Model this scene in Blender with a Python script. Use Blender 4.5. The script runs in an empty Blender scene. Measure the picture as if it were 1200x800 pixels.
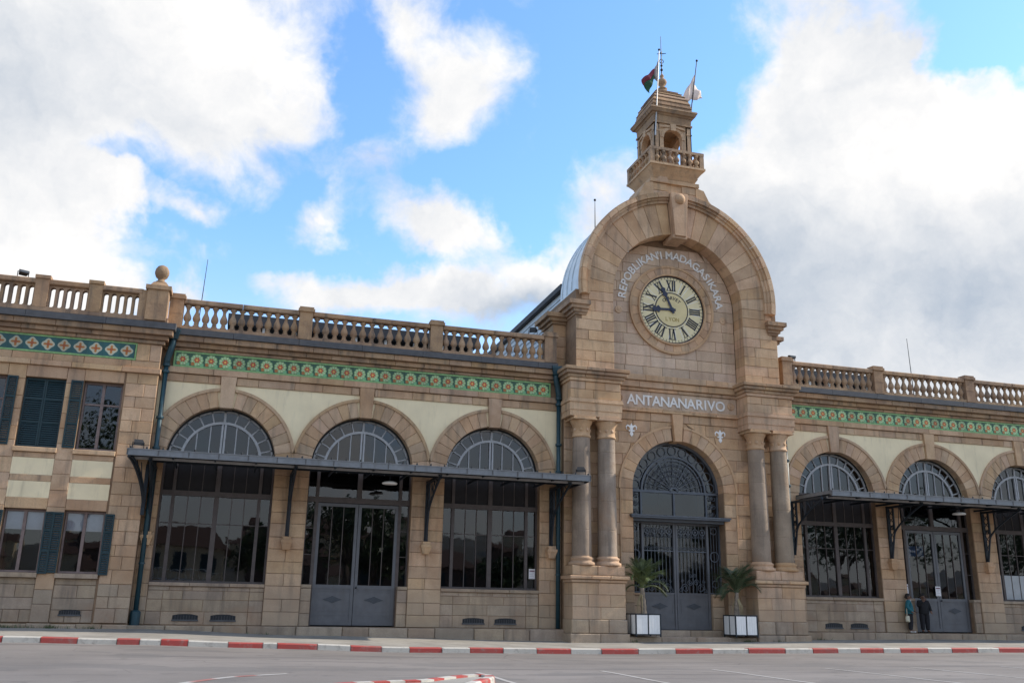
import bpy, bmesh, math, random
from math import sin, cos, pi, sqrt, radians, atan2, acos
from mathutils import Vector, Matrix
random.seed(7)
SC = bpy.context.scene
COL = SC.collection
# ------------------------------------------------------------------ camera
yaw, pitch, roll = 0.28750, 0.27944, 0.018115
fwd = Vector((sin(yaw), cos(yaw), 0)); right = Vector((cos(yaw), -sin(yaw), 0)); up = Vector((0, 0, 1))
fw = fwd*cos(pitch)+up*sin(pitch); u2 = up*cos(pitch)-fwd*sin(pitch)
r2 = right*cos(roll)+u2*sin(roll); u3 = u2*cos(roll)-right*sin(roll)
cam = bpy.data.cameras.new('camera'); cam.lens = 32.2; cam.sensor_width = 36
cam.clip_start = 0.1; cam.clip_end = 3000
co = bpy.data.objects.new('camera', cam); COL.objects.link(co)
M = Matrix((r2, u3, -fw)).transposed().to_4x4(); M.translation = Vector((-17.573, -34.994, 1.45)); co.matrix_world = M
SC.camera = co
# ------------------------------------------------------------------ view
vs = SC.view_settings; vs.view_transform = 'Standard'; vs.look = 'None'; vs.gamma = 1; vs.use_curve_mapping = False
vs.exposure = 0.64
# ------------------------------------------------------------------ sun
SUN_EL, SUN_AZ = 36.0, 92.5        # azimuth measured from +Y towards +X
s = bpy.data.lights.new('sun', 'SUN'); s.energy = 3.6; s.angle = radians(0.6); s.color = (1, .90, .76)
so = bpy.data.objects.new('sun', s); COL.objects.link(so)
sd = Vector((sin(radians(SUN_AZ))*cos(radians(SUN_EL)), cos(radians(SUN_AZ))*cos(radians(SUN_EL)), sin(radians(SUN_EL))))
so.rotation_euler = sd.to_track_quat('Z', 'Y').to_euler(); so.location = sd*200
# ------------------------------------------------------------------ world
W = bpy.data.worlds.new('World'); SC.world = W; W.use_nodes = True
nt = W.node_tree; nt.nodes.clear(); N = nt.nodes.new; L = nt.links.new
SKY_K = 0.1
BLOBS = [(-10.5, 31.1, 0.241, 0.179, 5.8, 1.35), (-2.8, 28.9, 0.133, 0.088, 10.7, 0.6), (-13.3, 18.2, 0.116, 0.155, -8.7, 1.3), (-9.7, 16.7, 0.115, 0.051, -2.8, 0.8), (12.8, 31.5, 0.103, 0.073, -2.1, 1.0), (8.1, 35.1, 0.069, 0.062, -14.2, 0.75), (6.4, 25.8, 0.081, 0.04, 5.4, 0.6), (-8.1, 22.0, 0.047, 0.025, 0.8, 0.9), (-4.2, 21.8, 0.041, 0.022, -10.9, 0.8), (-5.8, 20.0, 0.057, 0.022, -5.9, 0.5), (3.4, 22.6, 0.058, 0.032, 21.1, 1.0), (10.6, 23.1, 0.092, 0.046, -1.6, 1.0), (13.5, 21.8, 0.065, 0.031, -7.9, 0.7), (-0.2, 19.7, 0.034, 0.016, 6.8, 0.4), (6.1, 18.5, 0.136, 0.037, 1.4, 1.15), (1.5, 19.1, 0.052, 0.022, 6.1, 0.6), (14.2, 18.6, 0.102, 0.051, 6.8, 1.1), (18.7, 20.3, 0.056, 0.037, 20.3, 0.7), (-4.9, 18.1, 0.037, 0.031, 8.0, 1.0), (-2.8, 19.9, 0.034, 0.018, 7.9, 0.35), (45.0, 18.0, 0.368, 0.281, -8.4, 1.6), (38.0, 32.3, 0.12, 0.101, -35.8, 1.3), (39.3, 26.6, 0.136, 0.092, -9.6, 0.7), (23.0, 24.7, 0.064, 0.072, -1.7, 0.7), (31.2, 25.5, 0.078, 0.07, -25.4, 0.55), (38.4, 22.8, 0.244, 0.215, -7.7, 0.5), (34.1, 14.1, 0.17, 0.178, -3.3, 0.7), (19.8, 19.8, 0.056, 0.056, -0.1, 0.5), (45.7, 30.4, 0.062, 0.037, 0.3, -1.6), (48.1, 28.8, 0.042, 0.023, -5.4, -0.6), (22.2, 31.1, 0.125, 0.112, -1.9, -0.45), (-0.3, 21.0, 0.172, 0.062, 7.2, -0.4), (29.2, 30.7, 0.069, 0.085, -5.6, -0.45), (16.3, 25.0, 0.083, 0.073, 1.1, -0.4), (4.6, 30.9, 0.033, 0.111, -4.8, -0.5), (13.9, 26.8, 0.119, 0.031, 2.2, -0.4), (-9.9, 24.0, 0.046, 0.021, -12.5, -0.5), (0.7, 27.0, 0.052, 0.022, -1.7, -0.2)]
SHADES = [(41.7, 16.9, 0.326, 0.161, -6.7, -0.55), (30.8, 19.4, 0.149, 0.126, -3.8, -0.25), (46.4, 18.3, 0.115, 0.098, -9.0, -0.25), (-15.3, 26.7, 0.155, 0.116, 16.7, -0.22), (17.6, 17.6, 0.112, 0.051, 0.7, -0.7), (6.1, 25.8, 0.089, 0.049, 5.6, -0.35), (43.5, 24.9, 0.181, 0.098, -11.0, 0.3), (-12.9, 16.9, 0.087, 0.074, 10.4, 0.15), (22.1, 24.0, 0.055, 0.055, -1.3, -0.1)]
def mth(op, a, b=None, c=None, clamp=False):
    n = N('ShaderNodeMath'); n.operation = op; n.use_clamp = clamp
    for i, v in enumerate((a, b, c)):
        if v is None: continue
        if isinstance(v, (int, float)): n.inputs[i].default_value = v
        else: L(v, n.inputs[i])
    return n.outputs[0]
def mixc(fac, a, b):
    n = N('ShaderNodeMix'); n.data_type = 'RGBA'
    for k, v in ((0, fac), (6, a), (7, b)):
        if hasattr(v, 'is_linked'): L(v, n.inputs[k])
        else: n.inputs[k].default_value = v
    return n.outputs[2]
tc = N('ShaderNodeTexCoord')
def noise(vec, scale, detail=5, rough=.55, dist=0.0):
    n = N('ShaderNodeTexNoise'); n.inputs['Scale'].default_value = scale; n.inputs['Detail'].default_value = detail
    n.inputs['Roughness'].default_value = rough; n.inputs['Distortion'].default_value = dist
    L(vec, n.inputs['Vector']); return n
warp = noise(tc.outputs['Generated'], 9.0, 5, .6)
vm = N('ShaderNodeVectorMath'); vm.operation = 'SUBTRACT'; L(warp.outputs['Color'], vm.inputs[0]); vm.inputs[1].default_value = (.5, .5, .5)
vm2 = N('ShaderNodeVectorMath'); vm2.operation = 'MULTIPLY_ADD'; L(vm.outputs[0], vm2.inputs[0]); vm2.inputs[1].default_value = (.13,)*3; L(tc.outputs['Generated'], vm2.inputs[2])
DIR = vm2.outputs[0]
def blobsum(lst, start):
    acc = start
    for a, e, su, sv, r, w in lst:
        a, e = radians(a), radians(e)
        d = Vector((sin(a)*cos(e), cos(a)*cos(e), sin(e))); h = Vector((d.y, -d.x, 0)).normalized(); v = h.cross(d)
        r = radians(r); hh = h*cos(r)+v*sin(r); vv = v*cos(r)-h*sin(r)
        m = N('ShaderNodeMapping'); m.vector_type = 'TEXTURE'
        m.inputs['Location'].default_value = d; m.inputs['Rotation'].default_value = Matrix((hh, vv, hh.cross(vv))).transposed().to_euler()
        m.inputs['Scale'].default_value = (su, sv, max(su, sv)); L(DIR, m.inputs['Vector'])
        g = N('ShaderNodeTexGradient'); g.gradient_type = 'SPHERICAL'; L(m.outputs[0], g.inputs[0])
        acc = mth('MULTIPLY_ADD', g.outputs['Fac'], w, acc)
    return acc
low = noise(tc.outputs['Generated'], 2.3, 3, .5)
fine = noise(tc.outputs['Generated'], 14.0, 8, .62, .3)
base = mth('MULTIPLY_ADD', low.outputs['Fac'], 1.3, -.52)
sy = N('ShaderNodeSeparateXYZ'); L(tc.outputs['Generated'], sy.inputs[0])
bk = N('ShaderNodeMapRange'); L(sy.outputs[1], bk.inputs['Value']); bk.inputs['From Min'].default_value = .35; bk.inputs['From Max'].default_value = -.1; bk.inputs['To Max'].default_value = .32; bk.interpolation_type = 'SMOOTHSTEP'
base = mth('ADD', base, bk.outputs[0])
D = blobsum(BLOBS, base)
D = mth('MULTIPLY_ADD', mth('SUBTRACT', fine.outputs['Fac'], .5), 1.5, D)
ss = N('ShaderNodeMapRange'); ss.interpolation_type = 'SMOOTHSTEP'; L(D, ss.inputs['Value'])
ss.inputs['From Min'].default_value = .08; ss.inputs['From Max'].default_value = .92
mid = noise(DIR, 5.5, 6, .6)
sh = blobsum(SHADES, mth('ADD', mth('MULTIPLY_ADD', mth('SUBTRACT', mid.outputs['Fac'], .5), 1.25, .87), mth('MULTIPLY', mth('SUBTRACT', fine.outputs['Fac'], .5), .35)))
shn = N('ShaderNodeMapRange'); L(sh, shn.inputs['Value']); shn.inputs['From Min'].default_value = .25; shn.inputs['From Max'].default_value = 1.0
CL = 1/SKY_K
cloud = mixc(shn.outputs[0], (.30*CL, .35*CL, .42*CL, 1), (.68*CL, .67*CL, .66*CL, 1))
sky = N('ShaderNodeTexSky'); sky.sky_type = 'NISHITA'; sky.sun_disc = False
sky.sun_elevation = radians(SUN_EL); sky.sun_rotation = radians(SUN_AZ); sky.air_density = 1.0; sky.dust_density = .3; sky.ozone_density = 2.0
skm = N('ShaderNodeMix'); skm.data_type = 'RGBA'; skm.blend_type = 'MULTIPLY'; skm.inputs[0].default_value = 1
L(sky.outputs[0], skm.inputs[6]); skm.inputs[7].default_value = (1.5, 1.88, 2.12, 1)
sxyz = N('ShaderNodeSeparateXYZ'); L(tc.outputs['Generated'], sxyz.inputs[0])
hz = N('ShaderNodeMapRange'); hz.interpolation_type = 'SMOOTHSTEP'; L(sxyz.outputs[2], hz.inputs['Value']); hz.inputs['From Min'].default_value = 0; hz.inputs['From Max'].default_value = .40; hz.inputs['To Min'].default_value = .9; hz.inputs['To Max'].default_value = 0
pale = mixc(hz.outputs[0], skm.outputs[2], (.56*CL, .55*CL, .53*CL, 1))
fin = mixc(ss.outputs[0], pale, cloud)
bg = N('ShaderNodeBackground'); bg.inputs['Strength'].default_value = SKY_K; L(fin, bg.inputs['Color'])
wo = N('ShaderNodeOutputWorld'); L(bg.outputs[0], wo.inputs[0])

# ================================================================== helpers
class B:
    def __init__(s): s.v = []; s.f = []; s.mi = []; s.m = 0
    def add(s, vs, fs):
        o = len(s.v); s.v += [tuple(v) for v in vs]
        for f in fs: s.f.append(tuple(i+o for i in f)); s.mi.append(s.m)
        return s
    def box(s, x0, x1, y0, y1, z0, z1):
        return s.add([(x0,y0,z0),(x1,y0,z0),(x1,y1,z0),(x0,y1,z0),(x0,y0,z1),(x1,y0,z1),(x1,y1,z1),(x0,y1,z1)],
            [(0,3,2,1),(4,5,6,7),(0,1,5,4),(1,2,6,5),(2,3,7,6),(3,0,4,7)])
    def frustum(s, a, za, b, zb, cx=0, cy=0):
        # square frustum half widths a (or (ax,ay)) at za, b at zb
        ax, ay = a if isinstance(a, tuple) else (a, a); bx, by = b if isinstance(b, tuple) else (b, b)
        return s.add([(cx-ax,cy-ay,za),(cx+ax,cy-ay,za),(cx+ax,cy+ay,za),(cx-ax,cy+ay,za),(cx-bx,cy-by,zb),(cx+bx,cy-by,zb),(cx+bx,cy+by,zb),(cx-bx,cy+by,zb)],
            [(0,3,2,1),(4,5,6,7),(0,1,5,4),(1,2,6,5),(2,3,7,6),(3,0,4,7)])
    def prism_xz(s, poly, y0, y1):
        n = len(poly)
        vs = [(x, y0, z) for x, z in poly]+[(x, y1, z) for x, z in poly]
        fs = [tuple(range(n)), tuple(range(2*n-1, n-1, -1))]+[(i, i+n, (i+1) % n+n, (i+1) % n) for i in range(n)]
        return s.add(vs, fs)
    def prof_x(s, poly, x0, x1):   # poly of (y,z) extruded along x
        n = len(poly)
        vs = [(x0, y, z) for y, z in poly]+[(x1, y, z) for y, z in poly]
        fs = [tuple(range(n)), tuple(range(2*n-1, n-1, -1))]+[(i, i+n, (i+1) % n+n, (i+1) % n) for i in range(n)]
        return s.add(vs, fs)
    def lathe(s, prof, cx=0, cy=0, n=12, cz=0):
        vs = []; fs = []
        for r, z in prof:
            for k in range(n): vs.append((cx+r*cos(2*pi*k/n), cy+r*sin(2*pi*k/n), z+cz))
        m = len(prof)
        for i in range(m-1):
            for k in range(n): fs.append((i*n+k, i*n+(k+1) % n, (i+1)*n+(k+1) % n, (i+1)*n+k))
        fs.append(tuple(range(n-1, -1, -1))); fs.append(tuple((m-1)*n+k for k in range(n)))
        return s.add(vs, fs)
    def tube(s, pts, r, n=6):
        pts = [Vector(p) for p in pts]; vs = []; fs = []
        rs = r if isinstance(r, (list, tuple)) else [r]*len(pts)
        prev = None
        for i, p in enumerate(pts):
            t = (pts[min(i+1, len(pts)-1)]-pts[max(i-1, 0)])
            if t.length < 1e-9: t = Vector((0, 0, 1))
            t.normalize()
            if prev is None:
                a = Vector((0, 0, 1)) if abs(t.z) < .9 else Vector((1, 0, 0))
                u = t.cross(a).normalized()
            else:
                u = (prev-t*prev.dot(t)).normalized()
            prev = u; w = t.cross(u)
            for k in range(n): vs.append(p+(u*cos(2*pi*k/n)+w*sin(2*pi*k/n))*rs[i])
        for i in range(len(pts)-1):
            for k in range(n): fs.append((i*n+k, i*n+(k+1) % n, (i+1)*n+(k+1) % n, (i+1)*n+k))
        fs.append(tuple(range(n-1, -1, -1))); fs.append(tuple((len(pts)-1)*n+k for k in range(n)))
        return s.add(vs, fs)
    def ring(s, cx, cz, r0, r1, y0, y1, a0=0, a1=180, n=32):   # flat annular band in XZ with depth
        vs = []; fs = []
        for i in range(n+1):
            a = radians(a0+(a1-a0)*i/n); c, q = cos(a), sin(a)
            vs += [(cx+r0*c, y0, cz+r0*q), (cx+r1*c, y0, cz+r1*q), (cx+r1*c, y1, cz+r1*q), (cx+r0*c, y1, cz+r0*q)]
        for i in range(n):
            a = 4*i; b = 4*i+4
            fs += [(a, b, b+1, a+1), (a+1, b+1, b+2, a+2), (a+2, b+2, b+3, a+3), (a+3, b+3, b, a)]
        if abs(a1-a0) < 359.9: fs += [(0, 1, 2, 3), (4*n+3, 4*n+2, 4*n+1, 4*n)]
        return s.add(vs, fs)
    def archplate(s, cx, hw, z0, z1, r, cz, y0, y1, n=28):   # rect [cx-hw,cx+hw]x[z0,z1] minus half disc r above cz (z0==cz)
        vs = []; fs = []
        ca = atan2(z1-cz, hw)
        angs = sorted(set([pi*i/n for i in range(n+1)]+[ca, pi-ca]))
        for a in angs:
            c, q = cos(a), sin(a)
            t = min(hw/abs(c) if abs(c) > 1e-6 else 1e9, (z1-cz)/q if q > 1e-6 else 1e9)
            for rr in (r, t):
                for y in (y0, y1): vs.append((cx+rr*c, y, cz+rr*q))
        for i in range(len(angs)-1):
            a, b = 4*i, 4*i+4   # (r,y0),(r,y1),(t,y0),(t,y1)
            fs += [(a, b, b+2, a+2), (a+1, a+3, b+3, b+1), (a, a+1, b+1, b), (a+2, b+2, b+3, a+3)]
        return s.add(vs, fs)
    def sphere(s, c, r, n=12, m=8, sz=1):
        return s.lathe([(max(r*sin(pi*i/m), .001), -r*sz*cos(pi*i/m)) for i in range(m+1)], c[0], c[1], n, c[2])
    def build(s, name, mat, parent=None, smooth=False, loc=None, rot=None):
        return mobj(name, s.mesh(name, mat, smooth), parent, loc, rot)
    def mesh(s, name, mat, smooth=False):
        me = bpy.data.meshes.new(name); me.from_pydata(s.v, [], s.f)
        for m in (mat if isinstance(mat, list) else [mat]): me.materials.append(m)
        if isinstance(mat, list): me.polygons.foreach_set('material_index', s.mi)
        bm = bmesh.new(); bm.from_mesh(me); bmesh.ops.recalc_face_normals(bm, faces=bm.faces)
        if mat is globals().get('GLASS'):      # glass always faces the square
            bm.normal_update(); bmesh.ops.reverse_faces(bm, faces=[f for f in bm.faces if f.normal.y > 0])
        bm.to_mesh(me); bm.free()
        if smooth: me.polygons.foreach_set('use_smooth', [True]*len(me.polygons))
        me.update(); return me
def mobj(name, me, parent=None, loc=None, rot=None):
    if me is None: me = bpy.data.meshes.new(name)
    o = bpy.data.objects.new(name, me); COL.objects.link(o)
    if parent is not None: o.parent = parent
    if loc is not None: o.location = loc
    if rot is not None: o.rotation_euler = rot
    return o
def thing(name, label, cat, loc=(0, 0, 0), rz=0, group=None):
    o = bpy.data.objects.new(name, None); COL.objects.link(o); o.location = loc; o.rotation_euler = (0, 0, rz)
    o.empty_display_size = .3
    return tag(o, label, cat, group)
def tag(o, label, cat, group=None):
    o['label'] = label; o['category'] = cat
    if group: o['group'] = group
    return o
def kind(o, k): o['kind'] = k; return o
def copy_tree(o, parent=None):
    c = o.copy(); COL.objects.link(c)
    if parent is not None: c.parent = parent
    for ch in list(o.children): copy_tree(ch, c)
    return c

# ------------------------------------------------------------------ materials
def newmat(name):
    m = bpy.data.materials.new(name); m.use_nodes = True; t = m.node_tree; t.nodes.clear()
    o = t.nodes.new('ShaderNodeOutputMaterial'); p = t.nodes.new('ShaderNodeBsdfPrincipled'); t.links.new(p.outputs[0], o.inputs[0])
    return m, t, p
class G:
    def __init__(s, t): s.t = t
    def n(s, ty, **kw):
        x = s.t.nodes.new(ty)
        for k, v in kw.items(): setattr(x, k, v)
        return x
    def l(s, a, b): s.t.links.new(a, b)
    def put(s, i, v):
        if hasattr(v, 'is_linked'): s.l(v, i)
        else: i.default_value = v
    def math(s, op, a, b=0.0, clamp=False):
        x = s.n('ShaderNodeMath', operation=op, use_clamp=clamp); s.put(x.inputs[0], a); s.put(x.inputs[1], b); return x.outputs[0]
    def mix(s, f, a, b, mode='MIX'):
        x = s.n('ShaderNodeMix', data_type='RGBA', blend_type=mode); s.put(x.inputs[0], f); s.put(x.inputs[6], a); s.put(x.inputs[7], b); return x.outputs[2]
    def noise(s, vec, scale, detail=4, rough=.55):
        x = s.n('ShaderNodeTexNoise'); s.put(x.inputs['Vector'], vec); x.inputs['Scale'].default_value = scale; x.inputs['Detail'].default_value = detail; x.inputs['Roughness'].default_value = rough; return x.outputs['Fac']
    def map(s, v, a, b, c=0.0, d=1.0, smooth=True):
        x = s.n('ShaderNodeMapRange', interpolation_type='SMOOTHSTEP' if smooth else 'LINEAR'); s.put(x.inputs[0], v)
        for i, q in zip((1, 2, 3, 4), (a, b, c, d)): x.inputs[i].default_value = q
        return x.outputs[0]
    def pos(s): return s.n('ShaderNodeNewGeometry').outputs['Position']
    def scale(s, v, k):
        x = s.n('ShaderNodeVectorMath', operation='MULTIPLY'); s.l(v, x.inputs[0]); x.inputs[1].default_value = k; return x.outputs[0]
    def bump(s, h, strength, dist, p):
        x = s.n('ShaderNodeBump'); x.inputs['Strength'].default_value = strength; x.inputs['Distance'].default_value = dist; s.l(h, x.inputs['Height']); s.l(x.outputs[0], p.inputs['Normal'])
def stone_mat(name, c1, c2, dirt=.55, rnd=.26, rough=.85, lowgrey=0.0):
    m, t, p = newmat(name); g = G(t); P = g.pos()
    col = g.mix(g.map(g.noise(P, 1.1, 5, .6), .35, .68), c1+(1,), c2+(1,))
    r = g.n('ShaderNodeObjectInfo').outputs['Random']
    hs = g.n('ShaderNodeHueSaturation'); g.put(hs.inputs['Value'], g.math('ADD', g.math('MULTIPLY', r, rnd), 1-rnd/2)); g.put(hs.inputs['Color'], col)
    r3 = g.math('FRACT', g.math('MULTIPLY', r, 17.31)); g.put(hs.inputs['Saturation'], g.math('ADD', g.math('MULTIPLY', r3, .18), .91))
    r4 = g.math('FRACT', g.math('MULTIPLY', r, 91.7)); g.put(hs.inputs['Hue'], g.math('ADD', g.math('MULTIPLY', r4, .010), .494))
    col = hs.outputs[0]
    fine = g.noise(P, 22, 5, .7)
    col = g.mix(g.map(fine, .35, .75, 0, .35), col, (c1[0]*.55, c1[1]*.5, c1[2]*.45, 1))
    # rain streaks and soot
    st = g.noise(g.scale(P, (3.2, 3.2, .35)), 1.0, 5, .62)
    col = g.mix(g.map(st, .47, .76, 0, dirt), col, (.10, .085, .07, 1))
    ru = g.noise(P, .55, 4, .6)
    col = g.mix(g.map(ru, .55, .75, 0, .35), col, (.46, .27, .15, 1))
    if lowgrey > 0:
        sx = g.n('ShaderNodeSeparateXYZ'); g.l(P, sx.inputs[0])
        col = g.mix(g.map(g.math('ADD', sx.outputs[2], g.math('MULTIPLY', g.noise(P, .8), 1.6)), 1.2, 4.2, lowgrey, 0), col, (.36, .295, .22, 1))
    g.l(col, p.inputs['Base Color']); p.inputs['Roughness'].default_value = rough
    g.bump(g.math('ADD', g.noise(P, 45, 5, .7), g.math('MULTIPLY', g.noise(P, 7, 4, .6), 1.5)), .6, .018, p)
    return m
def plain(name, c, rough=.6, metal=0.0, var=.15, scale=6, bump=0.0, grime=None):
    m, t, p = newmat(name); g = G(t); P = g.pos()
    nz = g.noise(P, scale, 5, .6)
    k = g.map(nz, .3, .7, 1-var, 1+var, False)
    hs = g.n('ShaderNodeHueSaturation'); hs.inputs['Color'].default_value = c+(1,); g.put(hs.inputs['Value'], k)
    col = hs.outputs[0]
    if grime:
        st = g.noise(g.scale(P, (3, 3, .4)), 1.2, 5, .65)
        col = g.mix(g.map(st, .5, .78, 0, grime), col, (.09, .075, .06, 1))
    g.l(col, p.inputs['Base Color']); p.inputs['Roughness'].default_value = rough; p.inputs['Metallic'].default_value = metal
    if bump: g.bump(g.noise(P, scale*6, 4, .6), bump, .01, p)
    return m
STONE = stone_mat('stone', (.60, .41, .252), (.475, .308, .182), lowgrey=.7)
STONE2 = stone_mat('stone_portal', (.615, .416, .254), (.49, .315, .184), lowgrey=.6)
STONED = stone_mat('stone_weathered', (.46, .305, .18), (.275, .18, .115), dirt=.85)
PLINTH = stone_mat('stone_plinth', (.43, .335, .24), (.315, .243, .178), dirt=.5)
SHAFT = stone_mat('stone_shaft', (.36, .285, .215), (.26, .205, .155), dirt=.55, rnd=.08)
PANELST = stone_mat('stone_niche', (.64, .475, .335), (.55, .40, .28), dirt=.3)
MORTAR = plain('mortar', (.25, .162, .098), .95, var=.2, scale=3)
CREAM = plain('cream_plaster', (.86, .73, .48), .9, var=.08, scale=1.1, bump=.2, grime=.28)
ZINC = plain('zinc', (.085, .086, .09), .6, .1, .2, 4, grime=.4)
ZINCL = plain('zinc_light', (.60, .67, .70), .4, .25, .12, 2.5, grime=.2)
FASC = plain('canopy_fascia', (.20, .21, .22), .5, .2, .15, 4, grime=.35)
DARKST = plain('canopy_steel', (.016, .024, .034), .5, .2, .2, 5)
PURL = plain('purlin_paint', (.34, .33, .32), .6, 0, .15, 5)
SHEET = plain('canopy_sheet', (.03, .035, .04), .6, .1, .2, 4)
TEAL = plain('teal_pipe', (.012, .05, .068), .45, 0, .2, 4)
SHUT = plain('teal_shutter', (.006, .030, .037), .5, 0, .2, 5)
FRAME = plain('window_frame', (.085, .068, .062), .6, 0, .2, 5)
FRAMEG = plain('lunette_frame', (.40, .40, .40), .6, 0, .15, 6)
DOORG = plain('door_grey', (.125, .128, .137), .5, .1, .12, 3, grime=.25)
DOORD = plain('door_ornament', (.06, .068, .08), .5, .1, .12, 3)
PANELD = plain('dark_panel', (.018, .016, .017), .8, 0, .2, 4)
IRON = plain('wrought_iron', (.10, .112, .13), .5, .2, .15, 5)
BLUEF = plain('blue_frame', (.03, .095, .27), .5, 0, .15, 5)
GREYB = plain('grey_board', (.40, .42, .43), .6, 0, .08, 4)
WFRAME = plain('casement_wood', (.20, .145, .13), .6, 0, .2, 6)
WHITE = plain('white_paint', (.82, .82, .80), .5, 0, .06, 5)
LETTER = plain('letter_paint', (.76, .74, .70), .7, 0, .12, 9, 0, .15)
NEARBLK = plain('dark_iron', (.012, .014, .017), .6, 0, .2, 4)  # one even near-black for iron fittings, rods, rims and vent plates
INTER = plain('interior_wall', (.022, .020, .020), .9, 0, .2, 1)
BLIND = plain('roller_blind', (.80, .82, .84), .8, 0, .08, 4)
SIDING = plain('clapboard', (.56, .61, .63), .6, .1, .1, 2)
ROOFD = plain('roof_dark', (.05, .05, .055), .7, .1, .2, 3)
def glass_mat(name, tint, k):
    m, t, p = newmat(name); g = G(t)
    out = [n for n in t.nodes if n.type == 'OUTPUT_MATERIAL'][0]; t.nodes.remove(p)
    fr = g.n('ShaderNodeFresnel'); fr.inputs['IOR'].default_value = 1.5
    fac = g.math('ADD', g.math('MULTIPLY', fr.outputs[0], k), .02, True)
    tr = g.n('ShaderNodeBsdfTransparent'); tr.inputs['Color'].default_value = tint+(1,)
    gl = g.n('ShaderNodeBsdfGlossy'); gl.inputs['Roughness'].default_value = .015; gl.inputs['Color'].default_value = (.92, .95, 1, 1)
    bp = g.n('ShaderNodeBump'); bp.inputs['Strength'].default_value = .02; bp.inputs['Distance'].default_value = .05
    g.l(g.noise(g.pos(), 1.7, 2, .5), bp.inputs['Height']); g.l(bp.outputs[0], gl.inputs['Normal'])
    mx = g.n('ShaderNodeMixShader'); g.l(fac, mx.inputs[0]); g.l(tr.outputs[0], mx.inputs[1]); g.l(gl.outputs[0], mx.inputs[2])
    g.l(mx.outputs[0], out.inputs[0]); return m
GLASS = glass_mat('window_glass', (.62, .63, .65), 1.2)
def tile_mat(name, quat):
    m, t, p = newmat(name); g = G(t)
    c = g.n('ShaderNodeTexCoord').outputs['Object']; sx = g.n('ShaderNodeSeparateXYZ'); g.l(c, sx.inputs[0]); X, Z = sx.outputs[0], sx.outputs[2]
    r = g.math('SQRT', g.math('ADD', g.math('MULTIPLY', X, X), g.math('MULTIPLY', Z, Z)))
    a = g.math('ARCTAN2', Z, X)
    wob = g.noise(g.pos(), 40, 2)
    if quat:
        petal = g.math('MULTIPLY', g.math('COSINE', g.math('MULTIPLY', a, 4)), .022)
        rr = g.math('SUBTRACT', r, petal)
        col = g.mix(g.map(rr, .185, .197), (.52, .50, .36, 1), (.018, .10, .10, 1))
        star = g.math('SUBTRACT', r, g.math('MULTIPLY', g.math('COSINE', g.math('MULTIPLY', a, 4)), .05))
        col = g.mix(g.map(star, .10, .112), (.46, .17, .025, 1), col)
        col = g.mix(g.map(r, .05, .06), (.40, .09, .02, 1), col)
    else:
        lobes = g.math('MULTIPLY', g.math('COSINE', g.math('MULTIPLY', a, 11)), .012)
        rr = g.math('SUBTRACT', r, lobes)
        col = g.mix(g.map(rr, .215, .225), (.30, .47, .20, 1), (.035, .11, .06, 1))
        # white dots ring
        dots = g.math('MULTIPLY', g.math('GREATER_THAN', g.math('COSINE', g.math('MULTIPLY', a, 11)), .55), g.math('LESS_THAN', g.math('ABSOLUTE', g.math('SUBTRACT', r, .165)), .016))
        col = g.mix(dots, col, (.70, .74, .60, 1))
        pet = g.math('SUBTRACT', r, g.math('MULTIPLY', g.math('COSINE', g.math('MULTIPLY', a, 6)), .018))
        col = g.mix(g.map(pet, .095, .105), (.46, .075, .03, 1), col)
        col = g.mix(g.map(r, .035, .045), (.75, .42, .08, 1), col)
        # leaf stroke leaving the ring towards lower right, small berry lower left
        lf = g.math('LESS_THAN', g.math('ADD', g.math('MULTIPLY', g.math('SUBTRACT', X, .2), g.math('SUBTRACT', X, .2)), g.math('MULTIPLY', g.math('ADD', Z, .2), g.math('ADD', Z, .2))), .0065)
        col = g.mix(lf, col, (.17, .42, .20, 1))
        bx = g.math('ADD', X, .14); bz = g.math('ADD', Z, .15)
        bb = g.math('LESS_THAN', g.math('ADD', g.math('MULTIPLY', bx, bx), g.math('MULTIPLY', bz, bz)), .0042)
        col = g.mix(bb, col, (.40, .15, .03, 1))
    hs = g.n('ShaderNodeHueSaturation'); g.put(hs.inputs['Value'], g.math('ADD', g.math('MULTIPLY', g.n('ShaderNodeObjectInfo').outputs['Random'], .5), .72)); g.l(col, hs.inputs['Color'])
    col = g.mix(g.map(wob, .5, .9, 0, .4), hs.outputs[0], (.08, .08, .05, 1))
    g.l(col, p.inputs['Base Color']); p.inputs['Roughness'].default_value = .4; return m
TILEG = tile_mat('tile_flower', False); TILEB = tile_mat('tile_quatrefoil', True)
TGREEN = plain('tile_green_border', (.22, .40, .15), .4, 0, .25, 9)

# ------------------------------------------------------------------ ground profile
def lerp(tab, x):
    if x <= tab[0][0]: return tab[0][1]
    for (a, b), (c, d) in zip(tab, tab[1:]):
        if x <= c:
            t = (x-a)/(c-a); t = t*t*(3-2*t); return b+(d-b)*t
    return tab[-1][1]
ZR = [(-34, .22), (-23.5, .19), (-20, .14), (-16.6, .06), (-11.9, -.05), (-5.5, -.08), (1, -.04), (6, -.01), (12, .02), (20, .05), (40, .05)]
ZB = [(-34, .5), (-20.4, .45), (-14.7, .28), (-5.6, .15), (0, .2), (6.5, .28), (12.5, .33), (20, .31), (40, .31)]
def zr(x, y=-5.0): return lerp(ZR, x)*math.exp(-((y+5)/7.0)**2)
def zs(x, y):   # pavement
    t = min(max((y+4.7)/4.2, 0), 1); return (zr(x)+.15)*(1-t)+lerp(ZB, x)*t

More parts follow.
